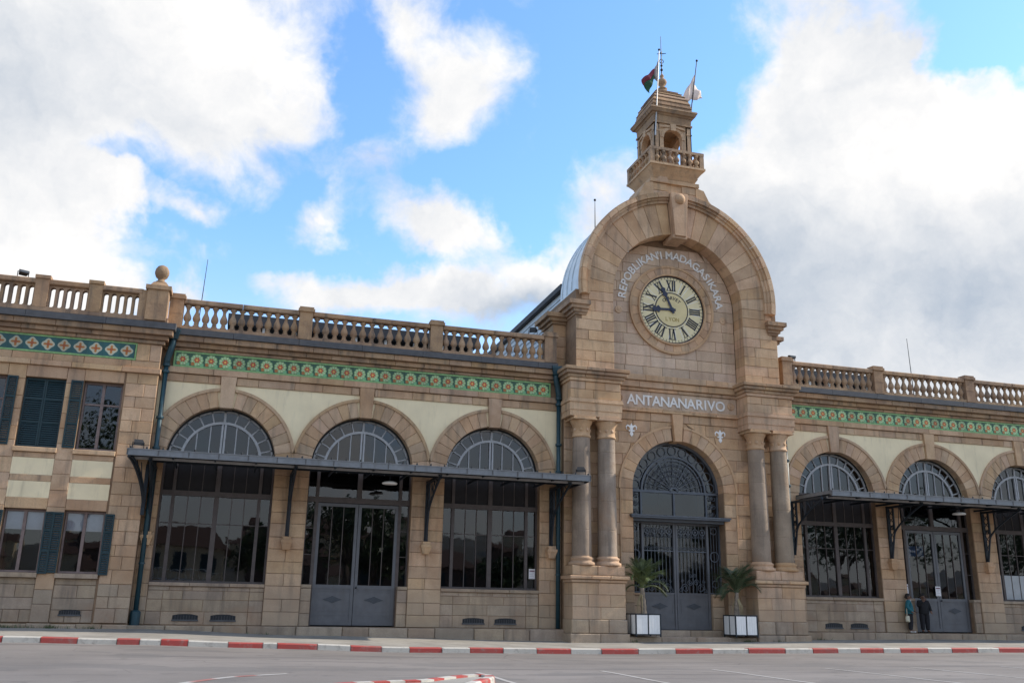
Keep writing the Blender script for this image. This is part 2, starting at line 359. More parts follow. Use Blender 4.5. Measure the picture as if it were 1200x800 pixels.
def asphalt():
    m, t, p = newmat('asphalt'); g = G(t); P = g.pos()
    c = g.mix(g.map(g.noise(P, .22, 5, .6), .35, .65), (.16, .143, .13, 1), (.205, .184, .168, 1))
    lanes = g.noise(g.scale(P, (.10, 1.1, 1)), 1.0, 5, .6)
    c = g.mix(g.map(lanes, .50, .68, 0, .75), c, (.095, .086, .082, 1))
    oil = g.noise(P, 1.7, 4, .6)
    c = g.mix(g.map(oil, .58, .72, 0, .55), c, (.07, .064, .06, 1))
    c = g.mix(g.map(g.noise(g.scale(P, (.5, .9, 1)), .55, 3, .5), .56, .60, 0, .45), c, (.11, .104, .10, 1))
    c = g.mix(g.map(g.noise(P, 60, 3, .7), .45, .8, 0, .35), c, (.26, .245, .23, 1))
    vo = g.n('ShaderNodeTexVoronoi', feature='DISTANCE_TO_EDGE'); g.l(g.scale(P, (.35, .35, .35)), vo.inputs['Vector']); vo.inputs['Scale'].default_value = 1
    crack = g.math('MULTIPLY', g.map(vo.outputs['Distance'], 0, .006, 1, 0), g.map(g.noise(P, .3), .5, .6))
    c = g.mix(g.math('MULTIPLY', crack, .6), c, (.05, .047, .045, 1))
    g.l(c, p.inputs['Base Color']); p.inputs['Roughness'].default_value = .9
    g.bump(g.noise(P, 80, 4, .7), .4, .008, p); return m
ASPH = asphalt()
def pavemat():
    m, t, p = newmat('pavement_concrete'); g = G(t); P = g.pos()
    c = g.mix(g.map(g.noise(P, .8, 5, .6), .35, .65), (.235, .22, .195, 1), (.32, .30, .265, 1))
    c = g.mix(g.map(g.noise(P, 3.1, 5, .65), .52, .72, 0, .5), c, (.15, .14, .12, 1))
    c = g.mix(g.map(g.noise(P, 40, 3), .45, .8, 0, .3), c, (.13, .12, .11, 1))
    g.l(c, p.inputs['Base Color']); p.inputs['Roughness'].default_value = .9; g.bump(g.noise(P, 30, 4), .3, .01, p); return m
PAVE = pavemat()
xs = [-400, -200, -100, -60, -45]+[-36+1.5*i for i in range(60)]+[60, 100, 200, 400]
ys = [-400, -200, -100, -60, -40, -30]+[-26+1.0*i for i in range(28)]+[6, 60, 400]
b = B(); nx = len(xs)
b.add([(x, y, zr(x, y) if y < 3 else 0) for y in ys for x in xs], [(j*nx+i, j*nx+i+1, (j+1)*nx+i+1, (j+1)*nx+i) for j in range(len(ys)-1) for i in range(nx-1)])
kind(b.build('road', ASPH, smooth=True), 'structure')
# pavement in front of the station
b = B(); xs = [-36+1.0*i for i in range(76)]; ys = [-4.72, -3.5, -2.5, -1.5, -.5, .2]; nx = len(xs)
b.add([(x, y, zs(x, y)) for y in ys for x in xs], [(j*nx+i, j*nx+i+1, (j+1)*nx+i+1, (j+1)*nx+i) for j in range(len(ys)-1) for i in range(nx-1)])
kind(b.build('pavement', PAVE, smooth=True), 'structure')
# kerb
def paintmat(name, c, worn):
    m, t, p = newmat(name); g = G(t); P = g.pos()
    k = g.map(g.noise(P, 4, 6, .7), .50, .70, 0, worn)
    col = g.mix(k, c+(1,), (.27, .245, .215, 1))
    col = g.mix(g.map(g.noise(P, 1.1, 4), .45, .75, 0, .3), col, (.16, .14, .12, 1))
    g.l(col, p.inputs['Base Color']); p.inputs['Roughness'].default_value = .7; g.bump(g.noise(P, 30, 4), .3, .01, p); return m
KRED = paintmat('kerb_red', (.38, .055, .045), .55); KWHITE = paintmat('kerb_white', (.50, .475, .42), .75)
KX = [-26.5, -25.4, -24.4, -23.47, -22.49, -21.52, -20.47, -19.85, -19.27, -18.51, -17.37, -16.36, -15.94, -14.74, -13.73, -12.76, -11.88, -10.84, -9.92, -8.81, -7.67, -6.48, -5.39, -4.06, -2.67, -1.26, 0.14, 1.61, 2.73, 3.78, 4.74, 5.73, 6.47, 7.69, 8.77, 9.94, 10.94, 12.37, 13.4, 14.6, 15.8, 17, 18.1, 19.3, 20.4, 21.6]
kb = B()
for x0, x1 in zip(xs, xs[1:]): kb.add([(x0,-4.98,zr(x0)-.2),(x1,-4.98,zr(x1)-.2),(x1,-4.7,zr(x1)-.2),(x0,-4.7,zr(x0)-.2),(x0,-4.98,zr(x0)+.13),(x1,-4.98,zr(x1)+.13),(x1,-4.7,zr(x1)+.13),(x0,-4.7,zr(x0)+.13)], [(0,1,5,4),(4,5,6,7),(2,3,7,6)])
KERB = kind(kb.build('kerb', PAVE), 'structure')
red = {3: 1}
cols = ['w', 'r', 'w', 'w', 'r', 'w', 'r', 'w', 'r', 'w', 'r', 'w', 'r', 'w', 'r', 'w', 'r', 'w', 'r', 'w', 'r', 'w', 'r', 'w', 'r', 'w', 'r', 'w', 'r', 'w', 'r', 'w', 'r', 'w', 'r', 'w', 'r', 'w', 'r', 'w', 'r', 'w', 'r', 'w', 'r']
# runs: white -23.47..-22.49, red ..-21.52, white ..-20.47, red ..-19.85, white, red, white, red ..-16.36, worn gap, red ...
seq = {}
c = 'w'
for i, x in enumerate(KX[:-1]):
    if x == -15.94: c = 'r'
    seq[i] = c; c = 'r' if c == 'w' else 'w'
i0 = KX.index(-23.47)
for i, (x0, x1) in enumerate(zip(KX, KX[1:])):
    if x0 < -15.95: colr = 'w' if (i-i0) % 2 == 0 else 'r'
    else: colr = 'r' if (i-KX.index(-15.94)) % 2 == 0 else 'w'
    if x0 == -16.36: colr = 'w'
    q = B(); n = 3; j = random.uniform(-.012, .012); h = .165+random.uniform(-.012, .012); vs = []
    for k in range(n+1):
        x = x0+.012+(x1-x0-.024)*k/n; z = zr(x)
        vs += [(x,-5.03+j,z-.1),(x,-5.015+j,z+h-.03),(x,-4.985+j,z+h),(x,-4.70,z+h),(x,-4.70,z-.1)]
    fs = [(5*k+a, 5*k+5+a, 5*k+6+a, 5*k+1+a) for k in range(n) for a in range(4)]+[(0,1,2,3,4), (5*n+4,5*n+3,5*n+2,5*n+1,5*n)]
    q.add(vs, fs).build('kerb_stone', KRED if colr == 'r' else KWHITE, KERB)

# ------------------------------------------------------------------ road paint
ROADW = paintmat('road_white', (.42, .40, .375), .95); ROADR = paintmat('road_red', (.33, .13, .11), .95); 
def strip(pts, w, mat, name='road_marking', dz=.006):
    q = B(); vs = []; n = len(pts)
    for i, (x, y) in enumerate(pts):
        a = Vector(pts[max(i-1, 0)]); c = Vector(pts[min(i+1, n-1)]); t = (c-a).normalized(); nn = Vector((-t.y, t.x))*w/2
        for s_ in (-1, 1): vs.append((x+nn.x*s_, y+nn.y*s_, zr(x+nn.x*s_, y+nn.y*s_)+dz))
    q.add(vs, [(2*i, 2*i+2, 2*i+3, 2*i+1) for i in range(n-1)])
    return kind(q.build(name, mat), 'structure')
for x, ya, yb in ((-12.08, -14.1, -19), (-8.94, -13.7, -19), (-5.75, -13.2, -19), (-2.3, -12.9, -19), (.6, -12.6, -19), (3.9, -12.4, -19), (7.2, -12.2, -19), (10.5, -12, -19)):
    strip([(x+.02*sin(k), ya+(yb-ya)*k/8) for k in range(9)], .11, ROADW)
arc = [(-18.9, -19.0), (-18.3, -17.1), (-18.01, -16.46), (-17.42, -15.51), (-16.85, -15.01), (-15.98, -14.48)]
def smooth(pts, m=6):
    out = []
    for i in range(len(pts)-1):
        p0, p1, p2, p3 = [Vector(pts[min(max(i+k, 0), len(pts)-1)]) for k in (-1, 0, 1, 2)]
        for k in range(m):
            t = k/m; out.append(tuple(.5*((2*p1)+(p2-p0)*t+(2*p0-5*p1+4*p2-p3)*t*t+(3*p1-p0-3*p2+p3)*t**3)))
    return out+[tuple(pts[-1])]
ap = smooth(arc)
for i in range(0, len(ap)-4, 4): strip(ap[i:i+5], .16, (ROADW, ROADR)[(i//4) % 2])
# traffic island with painted kerb blocks
isl = thing('traffic_island', 'low traffic island edged with red and white painted blocks in the road', 'traffic island', (-14.3, -18.8, 0))
edge = smooth([(-17.0, -21.0), (-16.3, -19.2), (-15.55, -18.3), (-15.0, -18.02), (-14.5, -17.83), (-14.03, -17.68), (-13.61, -17.24), (-13.1, -16.72), (-12.65, -16.46), (-12.5, -16.7), (-12.7, -17.3), (-13.2, -18.2), (-13.8, -19.4), (-14.6, -20.6), (-15.8, -21.4)], 5)
ec = [Vector((x+14.3, y+18.8)) for x, y in edge]
q = B(); n = len(ec); q.add([(p.x*.94, p.y*.94, .085) for p in ec]+[(p.x*.94, p.y*.94, -.02) for p in ec], [tuple(range(n))]+[(i, (i+1) % n, (i+1) % n+n, i+n) for i in range(n)]); q.build('island_top', PAVE, isl)
for i in range(0, n-3, 3):
    seg = [ec[k % n] for k in range(i, i+4)]
    q = B(); vs = []
    for k, p in enumerate(seg):
        a = seg[max(k-1, 0)]; c = seg[min(k+1, 3)]; t = (c-a).normalized(); nn = Vector((-t.y, t.x))
        for w_, z in ((.10, -.02), (.09, .10), (.06, .125), (-.10, .12), (-.10, -.02)): vs.append((p.x+nn.x*w_, p.y+nn.y*w_, z))
    q.add(vs, [(5*k+a, 5*k+5+a, 5*k+6+a, 5*k+1+a) for k in range(3) for a in range(4)]+[(0,1,2,3,4), (19,18,17,16,15)])
    q.build('kerb_block', (KWHITE, KRED)[(i//3) % 2], isl)

# ================================================================== THE STATION
ST = thing('railway_station', 'long tan stone railway station with arched clock portal and green tile friezes', 'railway station', (0, 0, 0))
_cache = {}
def block(parent, name, mat, x0, x1, z0, z1, yf, yb, b_=.012, g=.0055, jit=.006):
    yf += random.uniform(-jit, jit)
    w, h, d = round(x1-x0-2*g, 3), round(z1-z0-2*g, 3), round(yb-yf, 2)
    if w < .03 or h < .03: return
    key = (w, h, d, mat.name, b_)
    if key not in _cache:
        v = [(b_,0,b_),(w-b_,0,b_),(w-b_,0,h-b_),(b_,0,h-b_),(0,b_,0),(w,b_,0),(w,b_,h),(0,b_,h),(0,d,0),(w,d,0),(w,d,h),(0,d,h)]
        f = [(0,1,2,3),(0,4,5,1),(1,5,6,2),(2,6,7,3),(3,7,4,0),(4,8,9,5),(5,9,10,6),(6,10,11,7),(7,11,8,4)]
        me = bpy.data.meshes.new(name); me.from_pydata(v, [], f); me.materials.append(mat); _cache[key] = me
    return mobj(name, _cache[key], parent, (x0+g, yf, z0+g))
def inset(poly, d):
    n = len(poly); out = []
    A = sum(poly[i][0]*poly[(i+1) % n][1]-poly[(i+1) % n][0]*poly[i][1] for i in range(n))
    sg = 1 if A > 0 else -1
    for i in range(n):
        p0, p1, p2 = Vector(poly[i-1]), Vector(poly[i]), Vector(poly[(i+1) % n])
        e1 = (p1-p0).normalized(); e2 = (p2-p1).normalized()
        n1 = Vector((-e1.y, e1.x))*sg; n2 = Vector((-e2.y, e2.x))*sg
        m = (n1+n2); k = max(m.length_squared/2, .35); out.append(tuple(p1+m*(d/k)))
    return out
def slab(parent, name, mat, poly, yf, yb, b_=.012, g=.0055, jit=.005):
    yf += random.uniform(-jit, jit); n = len(poly); P = inset(poly, g); Q = inset(poly, g+b_)
    cx = sum(p[0] for p in P)/n; cz = sum(p[1] for p in P)/n
    v = [(x-cx, 0, z-cz) for x, z in Q]+[(x-cx, b_, z-cz) for x, z in P]+[(x-cx, yb-yf, z-cz) for x, z in P]
    f = [tuple(range(n))]
    for k in (0, n): f += [(k+i, k+n+i, k+n+(i+1) % n, k+(i+1) % n) for i in range(n)]
    q = B(); q.add(v, f); return q.build(name, mat, parent, loc=(cx, yf, cz))
def courses(parent, name, mat, x0, x1, zlist, yf, yb, lo, hi, x0f=None, x1f=None):
    # broken-bond courses; x0f/x1f(z) give curved limits
    for z0, z1 in zip(zlist, zlist[1:]):
        cur = x0; cuts = [x0]; r = random.uniform(.4, 1)
        while cur < x1-1e-3:
            cur += random.uniform(lo, hi)*r; r = 1
            if x1-cur < lo*.6: cur = x1
            cuts.append(cur)
        for a, c in zip(cuts, cuts[1:]):
            if x0f is None and x1f is None: block(parent, name, mat, a, c, z0, z1, yf, yb); continue
            l0, l1 = (x0f(z0), x0f(z1)) if x0f else (x0, x0); r0, r1 = (x1f(z0), x1f(z1)) if x1f else (x1, x1)
            q = [(max(a, l0), z0), (min(c, r0), z0), (min(c, r1), z1), (max(a, l1), z1)]
            if q[1][0]-q[0][0] < .06 or q[2][0]-q[3][0] < .06: 
                if max(q[1][0]-q[0][0], q[2][0]-q[3][0]) < .1: continue
                if q[1][0] < q[0][0]+.02: q = [((q[0][0]+q[1][0])/2, z0), q[2], q[3]]
                elif q[2][0] < q[3][0]+.02: q = [q[0], q[1], ((q[2][0]+q[3][0])/2, z1)]
            slab(parent, name, mat, q, yf, yb)
def zsteps(z0, z1, h):
    n = max(1, round((z1-z0)/h)); cuts = [z0+(z1-z0)*i/n for i in range(n+1)]
    for i in range(1, n): cuts[i] += random.uniform(-.04, .04)
    return cuts
RI, RO, CZ = 1.92, 2.62, 6.35
OPEN = 1.95
def baluster_mesh(mat, h=.84, k=1.0, n=10):
    pr = [(.115,0),(.115,.07),(.065,.10),(.095,.14),(.06,.18),(.12,.25),(.142,.33),(.125,.42),(.065,.56),(.052,.66),(.08,.69),(.06,.72),(.115,.76),(.115,.84)]
    return B().lathe([(r*k, z*h/.84) for r, z in pr], n=n).mesh('baluster', mat, True)
BAL = baluster_mesh(STONED)
def pane(parent, name, x0, x1, z0, z1, y, rx=.004):
    q = B(); q.add([(x0-.0, 0, z0), (x1, 0, z0), (x1, 0, z1), (x0, 0, z1)], [(0, 1, 2, 3)])
    cx, cz = (x0+x1)/2, (z0+z1)/2
    w, h = x1-x0, z1-z0
    q = B(); q.add([(-w/2,0,-h/2),(w/2,0,-h/2),(w/2,0,h/2),(-w/2,0,h/2)], [(0,1,2,3)])
    return q.build(name, GLASS, parent, loc=(cx, y, cz), rot=(random.uniform(-rx, rx), 0, random.uniform(-rx, rx)))
def lunette(parent, cx, y, fm=FRAMEG):
    w = mobj('lunette_window', B().ring(cx, CZ, 1.86, 1.95, y-.05, y+.05).mesh('lunette_window', NEARBLK), parent)
    ri = 1.40
    q = B(); q.ring(cx, CZ, ri-.045, ri+.045, y-.07, y+.03)
    q.ring(cx, CZ, 1.80, 1.87, y-.05, y+.03)
    q.build('arch_frame', fm, w)
    q = B(); q.box(cx-.085, cx-.02, y-.075, y+.02, CZ-.2, CZ+ri); q.box(cx+.02, cx+.085, y-.075, y+.02, CZ-.2, CZ+ri); q.build('mullion', fm, w)
    q = B()
    for dx in (-.92, -.46, .46, .92): q.box(cx+dx-.018, cx+dx+.018, y-.05, y+.02, CZ-.2, CZ+sqrt(ri**2-dx**2))
    for k in range(1, 12):
        a = pi*k/12; c, s_ = cos(a), sin(a); d = .022 if k != 6 else .04
        q.add([(cx+ri*c-d*s_, y-.05, CZ+ri*s_+d*c), (cx+ri*c+d*s_, y-.05, CZ+ri*s_-d*c), (cx+1.86*c+d*s_, y-.05, CZ+1.86*s_-d*c), (cx+1.86*c-d*s_, y-.05, CZ+1.86*s_+d*c),
               (cx+ri*c-d*s_, y+.02, CZ+ri*s_+d*c), (cx+ri*c+d*s_, y+.02, CZ+ri*s_-d*c), (cx+1.86*c+d*s_, y+.02, CZ+1.86*s_-d*c), (cx+1.86*c-d*s_, y+.02, CZ+1.86*s_+d*c)],
              [(0,1,2,3),(4,7,6,5),(0,4,5,1),(2,6,7,3),(1,5,6,2),(0,3,7,4)])
    q.build('glazing_bar', fm, w)
    for k in range(12):     # outer fan panes
        a0, a1 = pi*k/12, pi*(k+1)/12; am = (a0+a1)/2; mx, mz = cx+1.63*cos(am), CZ+1.63*sin(am)
        pts = [(ri*cos(a), ri*sin(a)) for a in (a0, am, a1)]+[(1.86*cos(a), 1.86*sin(a)) for a in (a1, am, a0)]
        q = B(); q.add([(cx+px-mx, 0, CZ+pz-mz) for px, pz in pts], [(0,1,2,3,4,5)])
        q.build('lunette_pane', GLASS, w, loc=(mx, y, mz), rot=(random.uniform(-.006, .006), 0, random.uniform(-.006, .006)))
    xs_ = [-ri, -.92, -.46, 0, .46, .92, ri]
    for xa, xb in zip(xs_, xs_[1:]):
        top = [(xa+(xb-xa)*i/4) for i in range(5)]
        pts = [(xb, -.15), (xa, -.15)]+[(x, sqrt(max(ri**2-x*x, 0))) for x in top]
        mx = (xa+xb)/2
        q = B(); q.add([(px-mx, 0, pz) for px, pz in pts], [tuple(range(len(pts)))])
        q.build('lunette_pane', GLASS, w, loc=(cx+mx, y+.003, CZ), rot=(random.uniform(-.006, .006), 0, random.uniform(-.006, .006)))
    return w
def big_window(parent, cx, y, fm=FRAME, rows=(2.0, 3.1, 4.05, 5.02), blue=False):
    w = mobj('window', None, parent)
    q = B()
    ex, mx_ = OPEN, 1.50
    for xa, xb in ((-ex, -ex+.07), (-mx_-.06, -mx_+.06), (-.085, .085), (mx_-.06, mx_+.06), (ex-.07, ex)): q.box(cx+xa, cx+xb, y-.07, y+.05, 2.0, 6.3)
    q.box(cx-ex, cx+ex, y-.10, y+.06, 5.02, 5.20); q.box(cx-ex, cx+ex, y-.09, y+.06, 2.0, 2.07); q.box(cx-ex, cx+ex, y-.10, y+.10, 6.2, 6.4)
    w.data = q.mesh('window', fm)
    if blue:
        q = B(); q.box(cx-ex-.005, cx-ex+.13, y-.16, y-.075, 2.02, 6.19); q.box(cx+ex-.13, cx+ex+.005, y-.16, y-.075, 2.02, 6.19); q.build('blue_jamb', BLUEF, w)
    cells = [(-ex+.07, -mx_-.06)]
    for s0, s1 in ((-mx_+.06, -.085), (.085, mx_-.06)):
        for i in range(3): cells.append((s0+(s1-s0)*i/3, s0+(s1-s0)*(i+1)/3))
    cells.append((mx_+.06, ex-.07))
    q = B()
    for xa, xb in ((-mx_+.06, -.085), (.085, mx_-.06)):
        for i in (1, 2): x = cx+xa+(xb-xa)*i/3; q.box(x-.014, x+.014, y-.035, y+.02, 2.07, 6.2)
    for z in rows[2:-1]: q.box(cx-ex, cx+ex, y-.03, y+.015, z-.014, z+.014)
    q.build('glazing_bar', fm, w)
    zz = [2.07]+list(rows[2:-1])+[5.02]
    for xa, xb in cells:
        for z0, z1 in zip(zz, zz[1:]):
            if blue and z1 < 4.2:
                h = 3.15
                block(w, 'grey_board', GREYB, cx+xa+.01, cx+xb-.01, z0, h, y-.02, y+.04, .006, .004); z0 = h+.02
            pane(w, 'pane', cx+xa, cx+xb, z0, z1, y)
        block(w, 'dark_panel', PANELD, cx+xa+.004, cx+xb-.004, 5.2, 6.2, y-.02, y+.04, .006, .004)  # dark panels; past the first bay they replace panes to keep transoms black
    return w
def ornament(parent, cx, y, z, w=.36, h=.13):
    q = B(); q.prism_xz([(cx-w, z), (cx-w*.35, z-h*.6), (cx, z-h), (cx+w*.35, z-h*.6), (cx+w, z), (cx+w*.35, z+h*.6), (cx, z+h), (cx-w*.35, z+h*.6)], y-.012, y+.01)
    q.prism_xz([(cx-w*.45, z), (cx, z-h*.45), (cx+w*.45, z), (cx, z+h*.45)], y-.024, y)
    q.build('diamond_ornament', DOORD, parent)
def door_bay(parent, cx, y, ajar=False):
    d = mobj('door_screen', None, parent); q = B(); ex, jx = OPEN, 1.57
    for xa, xb in ((-ex, -ex+.05), (-jx-.06, -jx+.06), (jx-.06, jx+.06), (ex-.05, ex)): q.box(cx+xa, cx+xb, y-.08, y+.06, .58 if abs(xa) < 1.8 else 2.03, 6.3)
    q.box(cx-ex, cx+ex, y-.10, y+.06, 5.02, 5.22); q.box(cx-ex, cx+ex, y-.10, y+.10, 6.2, 6.4); q.box(cx-.09, cx+.09, y-.08, y+.05, 5.2, 6.3)
    d.data = q.mesh('door_screen', FRAME)
    for sx in (-1, 1):
        x0, x1 = (cx-jx+.06, cx-.01) if sx < 0 else (cx+.01, cx+jx-.06)
        lf = mobj('door_leaf', None, parent); q = B(); w = x1-x0
        q.box(x0, x0+.11, y-.06, y+.02, .62, 5.0); q.box(x1-.11, x1, y-.06, y+.02, .62, 5.0); q.box(x0+.11, x1-.11, y-.06, y+.02, 4.88, 5.0)
        q.box(x0+.11, x1-.11, y-.035, y+.01, .62, 2.0); q.box(x0+.11, x1-.11, y-.058, y+.01, 1.90, 2.04); q.box(x0+.11, x1-.11, y-.058, y+.01, .62, .76)
        for z in (.98, 1.12): q.box(x0+.11, x1-.11, y-.048, y, z-.02, z+.02)
        for z0_, z1_ in ((1.2, 1.82),):
            q.box(x0+.18, x1-.18, y-.05, y, z1_-.015, z1_+.015)
        lf.data = q.mesh('door_leaf', DOORG)
        ornament(lf, (x0+x1)/2, y-.045, 1.52)
        q = B()
        for i in (1, 2): x = x0+.11+(w-.22)*i/3; q.box(x-.013, x+.013, y-.045, y+.01, 2.04, 4.88)
        q.build('glazing_bar', FRAME, lf)
        if sx > 0: B().lathe([(.02, 0), (.035, .02), (.035, .05), (.01, .07)], n=8).build('door_knob', NEARBLK, lf, loc=(x0+.06, y-.06, 1.95), rot=(pi/2, 0, 0))
        for i in range(3):
            xa = x0+.11+(w-.22)*i/3; xb = x0+.11+(w-.22)*(i+1)/3
            for z0, z1 in ((2.04, 3.5), (3.5, 4.88)): pane(lf, 'door_pane', xa, xb, z0, z1, y-.01)
        for i in range(3):
            xa = cx+(-jx+.06 if sx < 0 else .09); xb = cx+(-.09 if sx < 0 else jx-.06)
            pane(d, 'pane', xa+(xb-xa)*i/3, xa+(xb-xa)*(i+1)/3, 5.22, 6.2, y, .012)
        s0, s1 = (cx-ex+.05, cx-jx-.06) if sx < 0 else (cx+jx+.06, cx+ex-.05)
        for z0, z1 in ((2.05, 3.1), (3.1, 4.05), (4.05, 5.02), (5.22, 6.2)): pane(d, 'pane', s0, s1, z0, z1, y)
        q = B(); q.box(s0, s1, y-.03, y+.02, 4.04, 4.07); q.box(s0, s1, y-.03, y+.02, 3.09, 3.12); q.build('glazing_bar', FRAME, d)
    return d
def vent(parent, x, z, y, w=.84, h=.19):
    v = mobj('air_vent', None, parent); q = B()
    q.prism_xz([(x-w/2, z-h/2), (x+w/2, z-h/2), (x+w/2, z+h*.25), (x+w*.25, z+h*.46), (x, z+h*.5), (x-w*.25, z+h*.46), (x-w/2, z+h*.25)], y-.008, y+.05)
    v.data = q.mesh('air_vent', NEARBLK)
    B().box(x-w/2-.02, x+w/2+.02, y-.035, y+.04, z-h/2-.05, z-h/2+.005).build('vent_sill', ZINC, v)
    q = B()
    for i in range(1, 9): q.box(x-w/2+w*i/9-.006, x-w/2+w*i/9+.006, y-.016, y-.004, z-h/2, z+h*.25)
    q.build('vent_grille', ZINC, v)

def wing(wx0, wx1, bays, piers, tx0, tx1, cw0, cw1):
    """wx: wall extent; piers: balustrade pier centres; tx: tile frieze extent; cw: cornice extent"""
    wl = mobj('wall', None, ST); q = B(); q.m = 1
    edges = [wx0]
    for c, ty in bays: edges += [c-OPEN, c+OPEN]
    edges.append(wx1)
    for i in range(0, len(edges), 2): q.box(edges[i], edges[i+1], .02, .6, -.4, CZ)
    for c, ty in bays:
        if ty != 'd': q.box(c-OPEN, c+OPEN, .07, .6, -.4, 1.9)
        else:
            q.box(c-OPEN, c-1.57, .10, .6, -.4, 1.9); q.box(c+1.57, c+OPEN, .10, .6, -.4, 1.9); q.box(c-1.57, c+1.57, .10, .6, -.4, .57)
    q.m = 0
    for c, ty in bays: q.archplate(c, 2.58, CZ, 9.12, RI+.03, CZ, 0, .6)
    q.box(wx0, bays[0][0]-2.58, 0, .6, CZ, 9.12); q.box(bays[-1][0]+2.58, wx1, 0, .6, CZ, 9.12)
    q.m = 1; q.box(wx0, wx1, .02, .6, 9.12, 11.0)
    wl.data = q.mesh('wall', [CREAM, MORTAR])
    # piers
    for i in range(0, len(edges), 2):
        a, c_ = edges[i], edges[i+1]
        if a > 20.2 or c_-a < .1: continue
        for k, (z0, z1) in enumerate(zip(*[(zl := zsteps(.58, CZ+.46, .43))[:-1], zl[1:]])):
            w = c_-a; aa, cc = a, c_
            if z0 > CZ-.02:    # clipped by the arches
                break
            proj = -.045 if z1 < 1.95 else -.03
            if w < .75: block(wl, 'pier_stone', STONE, aa, cc, z0, z1, proj, .30)
            elif k % 2: block(wl, 'pier_stone', STONE, aa, aa+w*.5+.0, z0, z1, proj, .30); block(wl, 'pier_stone', STONE, aa+w*.5, cc, z0, z1, proj, .30)
            else: block(wl, 'pier_stone', STONE, aa, cc, z0, z1, proj, .30)
    # arches
    for c, ty in bays:
        n = 9; a_k = radians(8.0)
        for sgn in (-1, 1):
            for k in range(n):
                a0 = (pi/2-a_k)*k/n; a1 = (pi/2-a_k)*(k+1)/n
                pts = []
                for a in (a0, a1): pts.append((RI*cos(a), RI*sin(a)))
                for a in (a1, (a0+a1)/2, a0): pts.append((min(RO*cos(a), 2.575), RO*sin(a)))
                pts.insert(1, (RI*cos((a0+a1)/2), RI*sin((a0+a1)/2)))
                if sgn < 0: pts = [(-x, z) for x, z in pts][::-1]
                slab(wl, 'voussoir', STONE, [(c+x, CZ+z) for x, z in pts], -.045, .30)
        slab(wl, 'keystone', STONE, [(c-.23, CZ+RI-.04), (c+.23, CZ+RI-.04), (c+.29, 9.425), (c-.29, 9.425)], -.13, .30)
        q = B(); a0 = math.degrees(acos(2.575/2.60)); q.ring(c, CZ, 2.53, 2.64, -.085, .02, a0+1, 83.8, 20); q.ring(c, CZ, 2.53, 2.64, -.085, .02, 96.2, 179-a0, 20); q.build('archivolt', STONE, wl)
        lunette(ST, c, .40)
        if ty == 'd':
            door_bay(ST, c, .36)
            for sg in (-1, 1):
                a, e = (c-OPEN, c-1.57) if sg < 0 else (c+1.57, c+OPEN)
                for z0, z1 in ((.58, 1.02), (1.02, 1.45), (1.45, 1.9)): block(wl, 'plinth_stone', PLINTH, a, e, z0, z1, .02, .3)
                block(wl, 'sill_stone', PLINTH, a-.0, e+.0, 1.9, 2.03, -.02, .36)
        else:
            big_window(ST, c, .36, blue=(ty == 'b'))
            for z0, z1, cuts in ((.58, 1.02, (-1.95, -1.45, -.02, 1.45, 1.95)), (1.02, 1.42, (-1.95, -1.45, -.1, 1.45, 1.95)), (1.42, 1.72, (-1.95, -1.45, -.8, .55, 1.45, 1.95)), (1.72, 1.87, (-1.95, -1.25, -.5, .1, .68, 1.45, 1.95))):
                for a, e in zip(cuts, cuts[1:]): block(wl, 'plinth_stone', PLINTH, c+a, c+e, z0, z1, .055 if abs(a+e) < 3 else .035, .3)
            for a, e in ((-1.95, -.6), (-.6, .75), (.75, 1.95)): block(wl, 'sill_stone', PLINTH, c+a, c+e, 1.87, 2.0, -.03, .36)
            for dx in (-.63, .63): vent(ST, c+dx, .85, .05)
    # base course (step)
    cur = wx0
    while cur < min(wx1, 21):
        e = min(cur+random.uniform(.9, 1.7), wx1)
        if wx1-e < .5: e = wx1
        block(wl, 'step_stone', PLINTH, cur, e, -.1, .575+random.uniform(-.012, .006), -.5+random.uniform(-.02, .02), .07, .03, .008); cur = e
    # architrave, fascia, cornice courses
    def run(name, z0, z1, yf, yb, mat, lo, hi, x0=wx0, x1=wx1, skip=False):
        cur = x0
        while cur < x1-1e-3:
            e = cur+random.uniform(lo, hi)
            if x1-e < lo*.6: e = x1
            segs = [(cur, e)]
            if skip:
                for c, ty in bays:
                    ns = []
                    for a, bb in segs:
                        if bb <= c-.29 or a >= c+.29: ns.append((a, bb))
                        else:
                            if a < c-.29: ns.append((a, c-.29))
                            if bb > c+.29: ns.append((c+.29, bb))
                    segs = ns
            for a, bb in segs:
                if bb-a > .06: block(wl, name, mat, a, bb, z0, z1, yf, yb)
            cur = e
    run('band_stone', 9.12, 9.42, -.045, .3, STONE, .8, 1.4, skip=True)
    run('fascia_stone', 9.43, 9.665, -.115, .3, STONE, 1.2, 2.0)
    run('cornice_stone', 10.275, 10.40, -.11, .3, STONED, 1.0, 1.8, cw0, cw1)
    run('cornice_stone', 10.40, 10.58, -.22, .3, STONED, .8, 1.5, cw0, cw1)
    run('cornice_stone', 10.58, 10.80, -.38, .3, STONED, .8, 1.5, cw0, cw1)
    # frieze
    fz = mobj('tile_frieze', None, ST); q = B()
    q.box(tx0, tx1, -.075, .05, 9.67, 9.735); q.box(tx0, tx1, -.075, .05, 10.205, 10.27); q.box(tx0, tx0+.06, -.0745, .05, 9.735, 10.205); q.box(tx1-.06, tx1, -.0745, .05, 9.735, 10.205)
    fz.data = q.mesh('tile_frieze', TGREEN)
    n = round((tx1-tx0-.12)/.51); p_ = (tx1-tx0-.12)/n
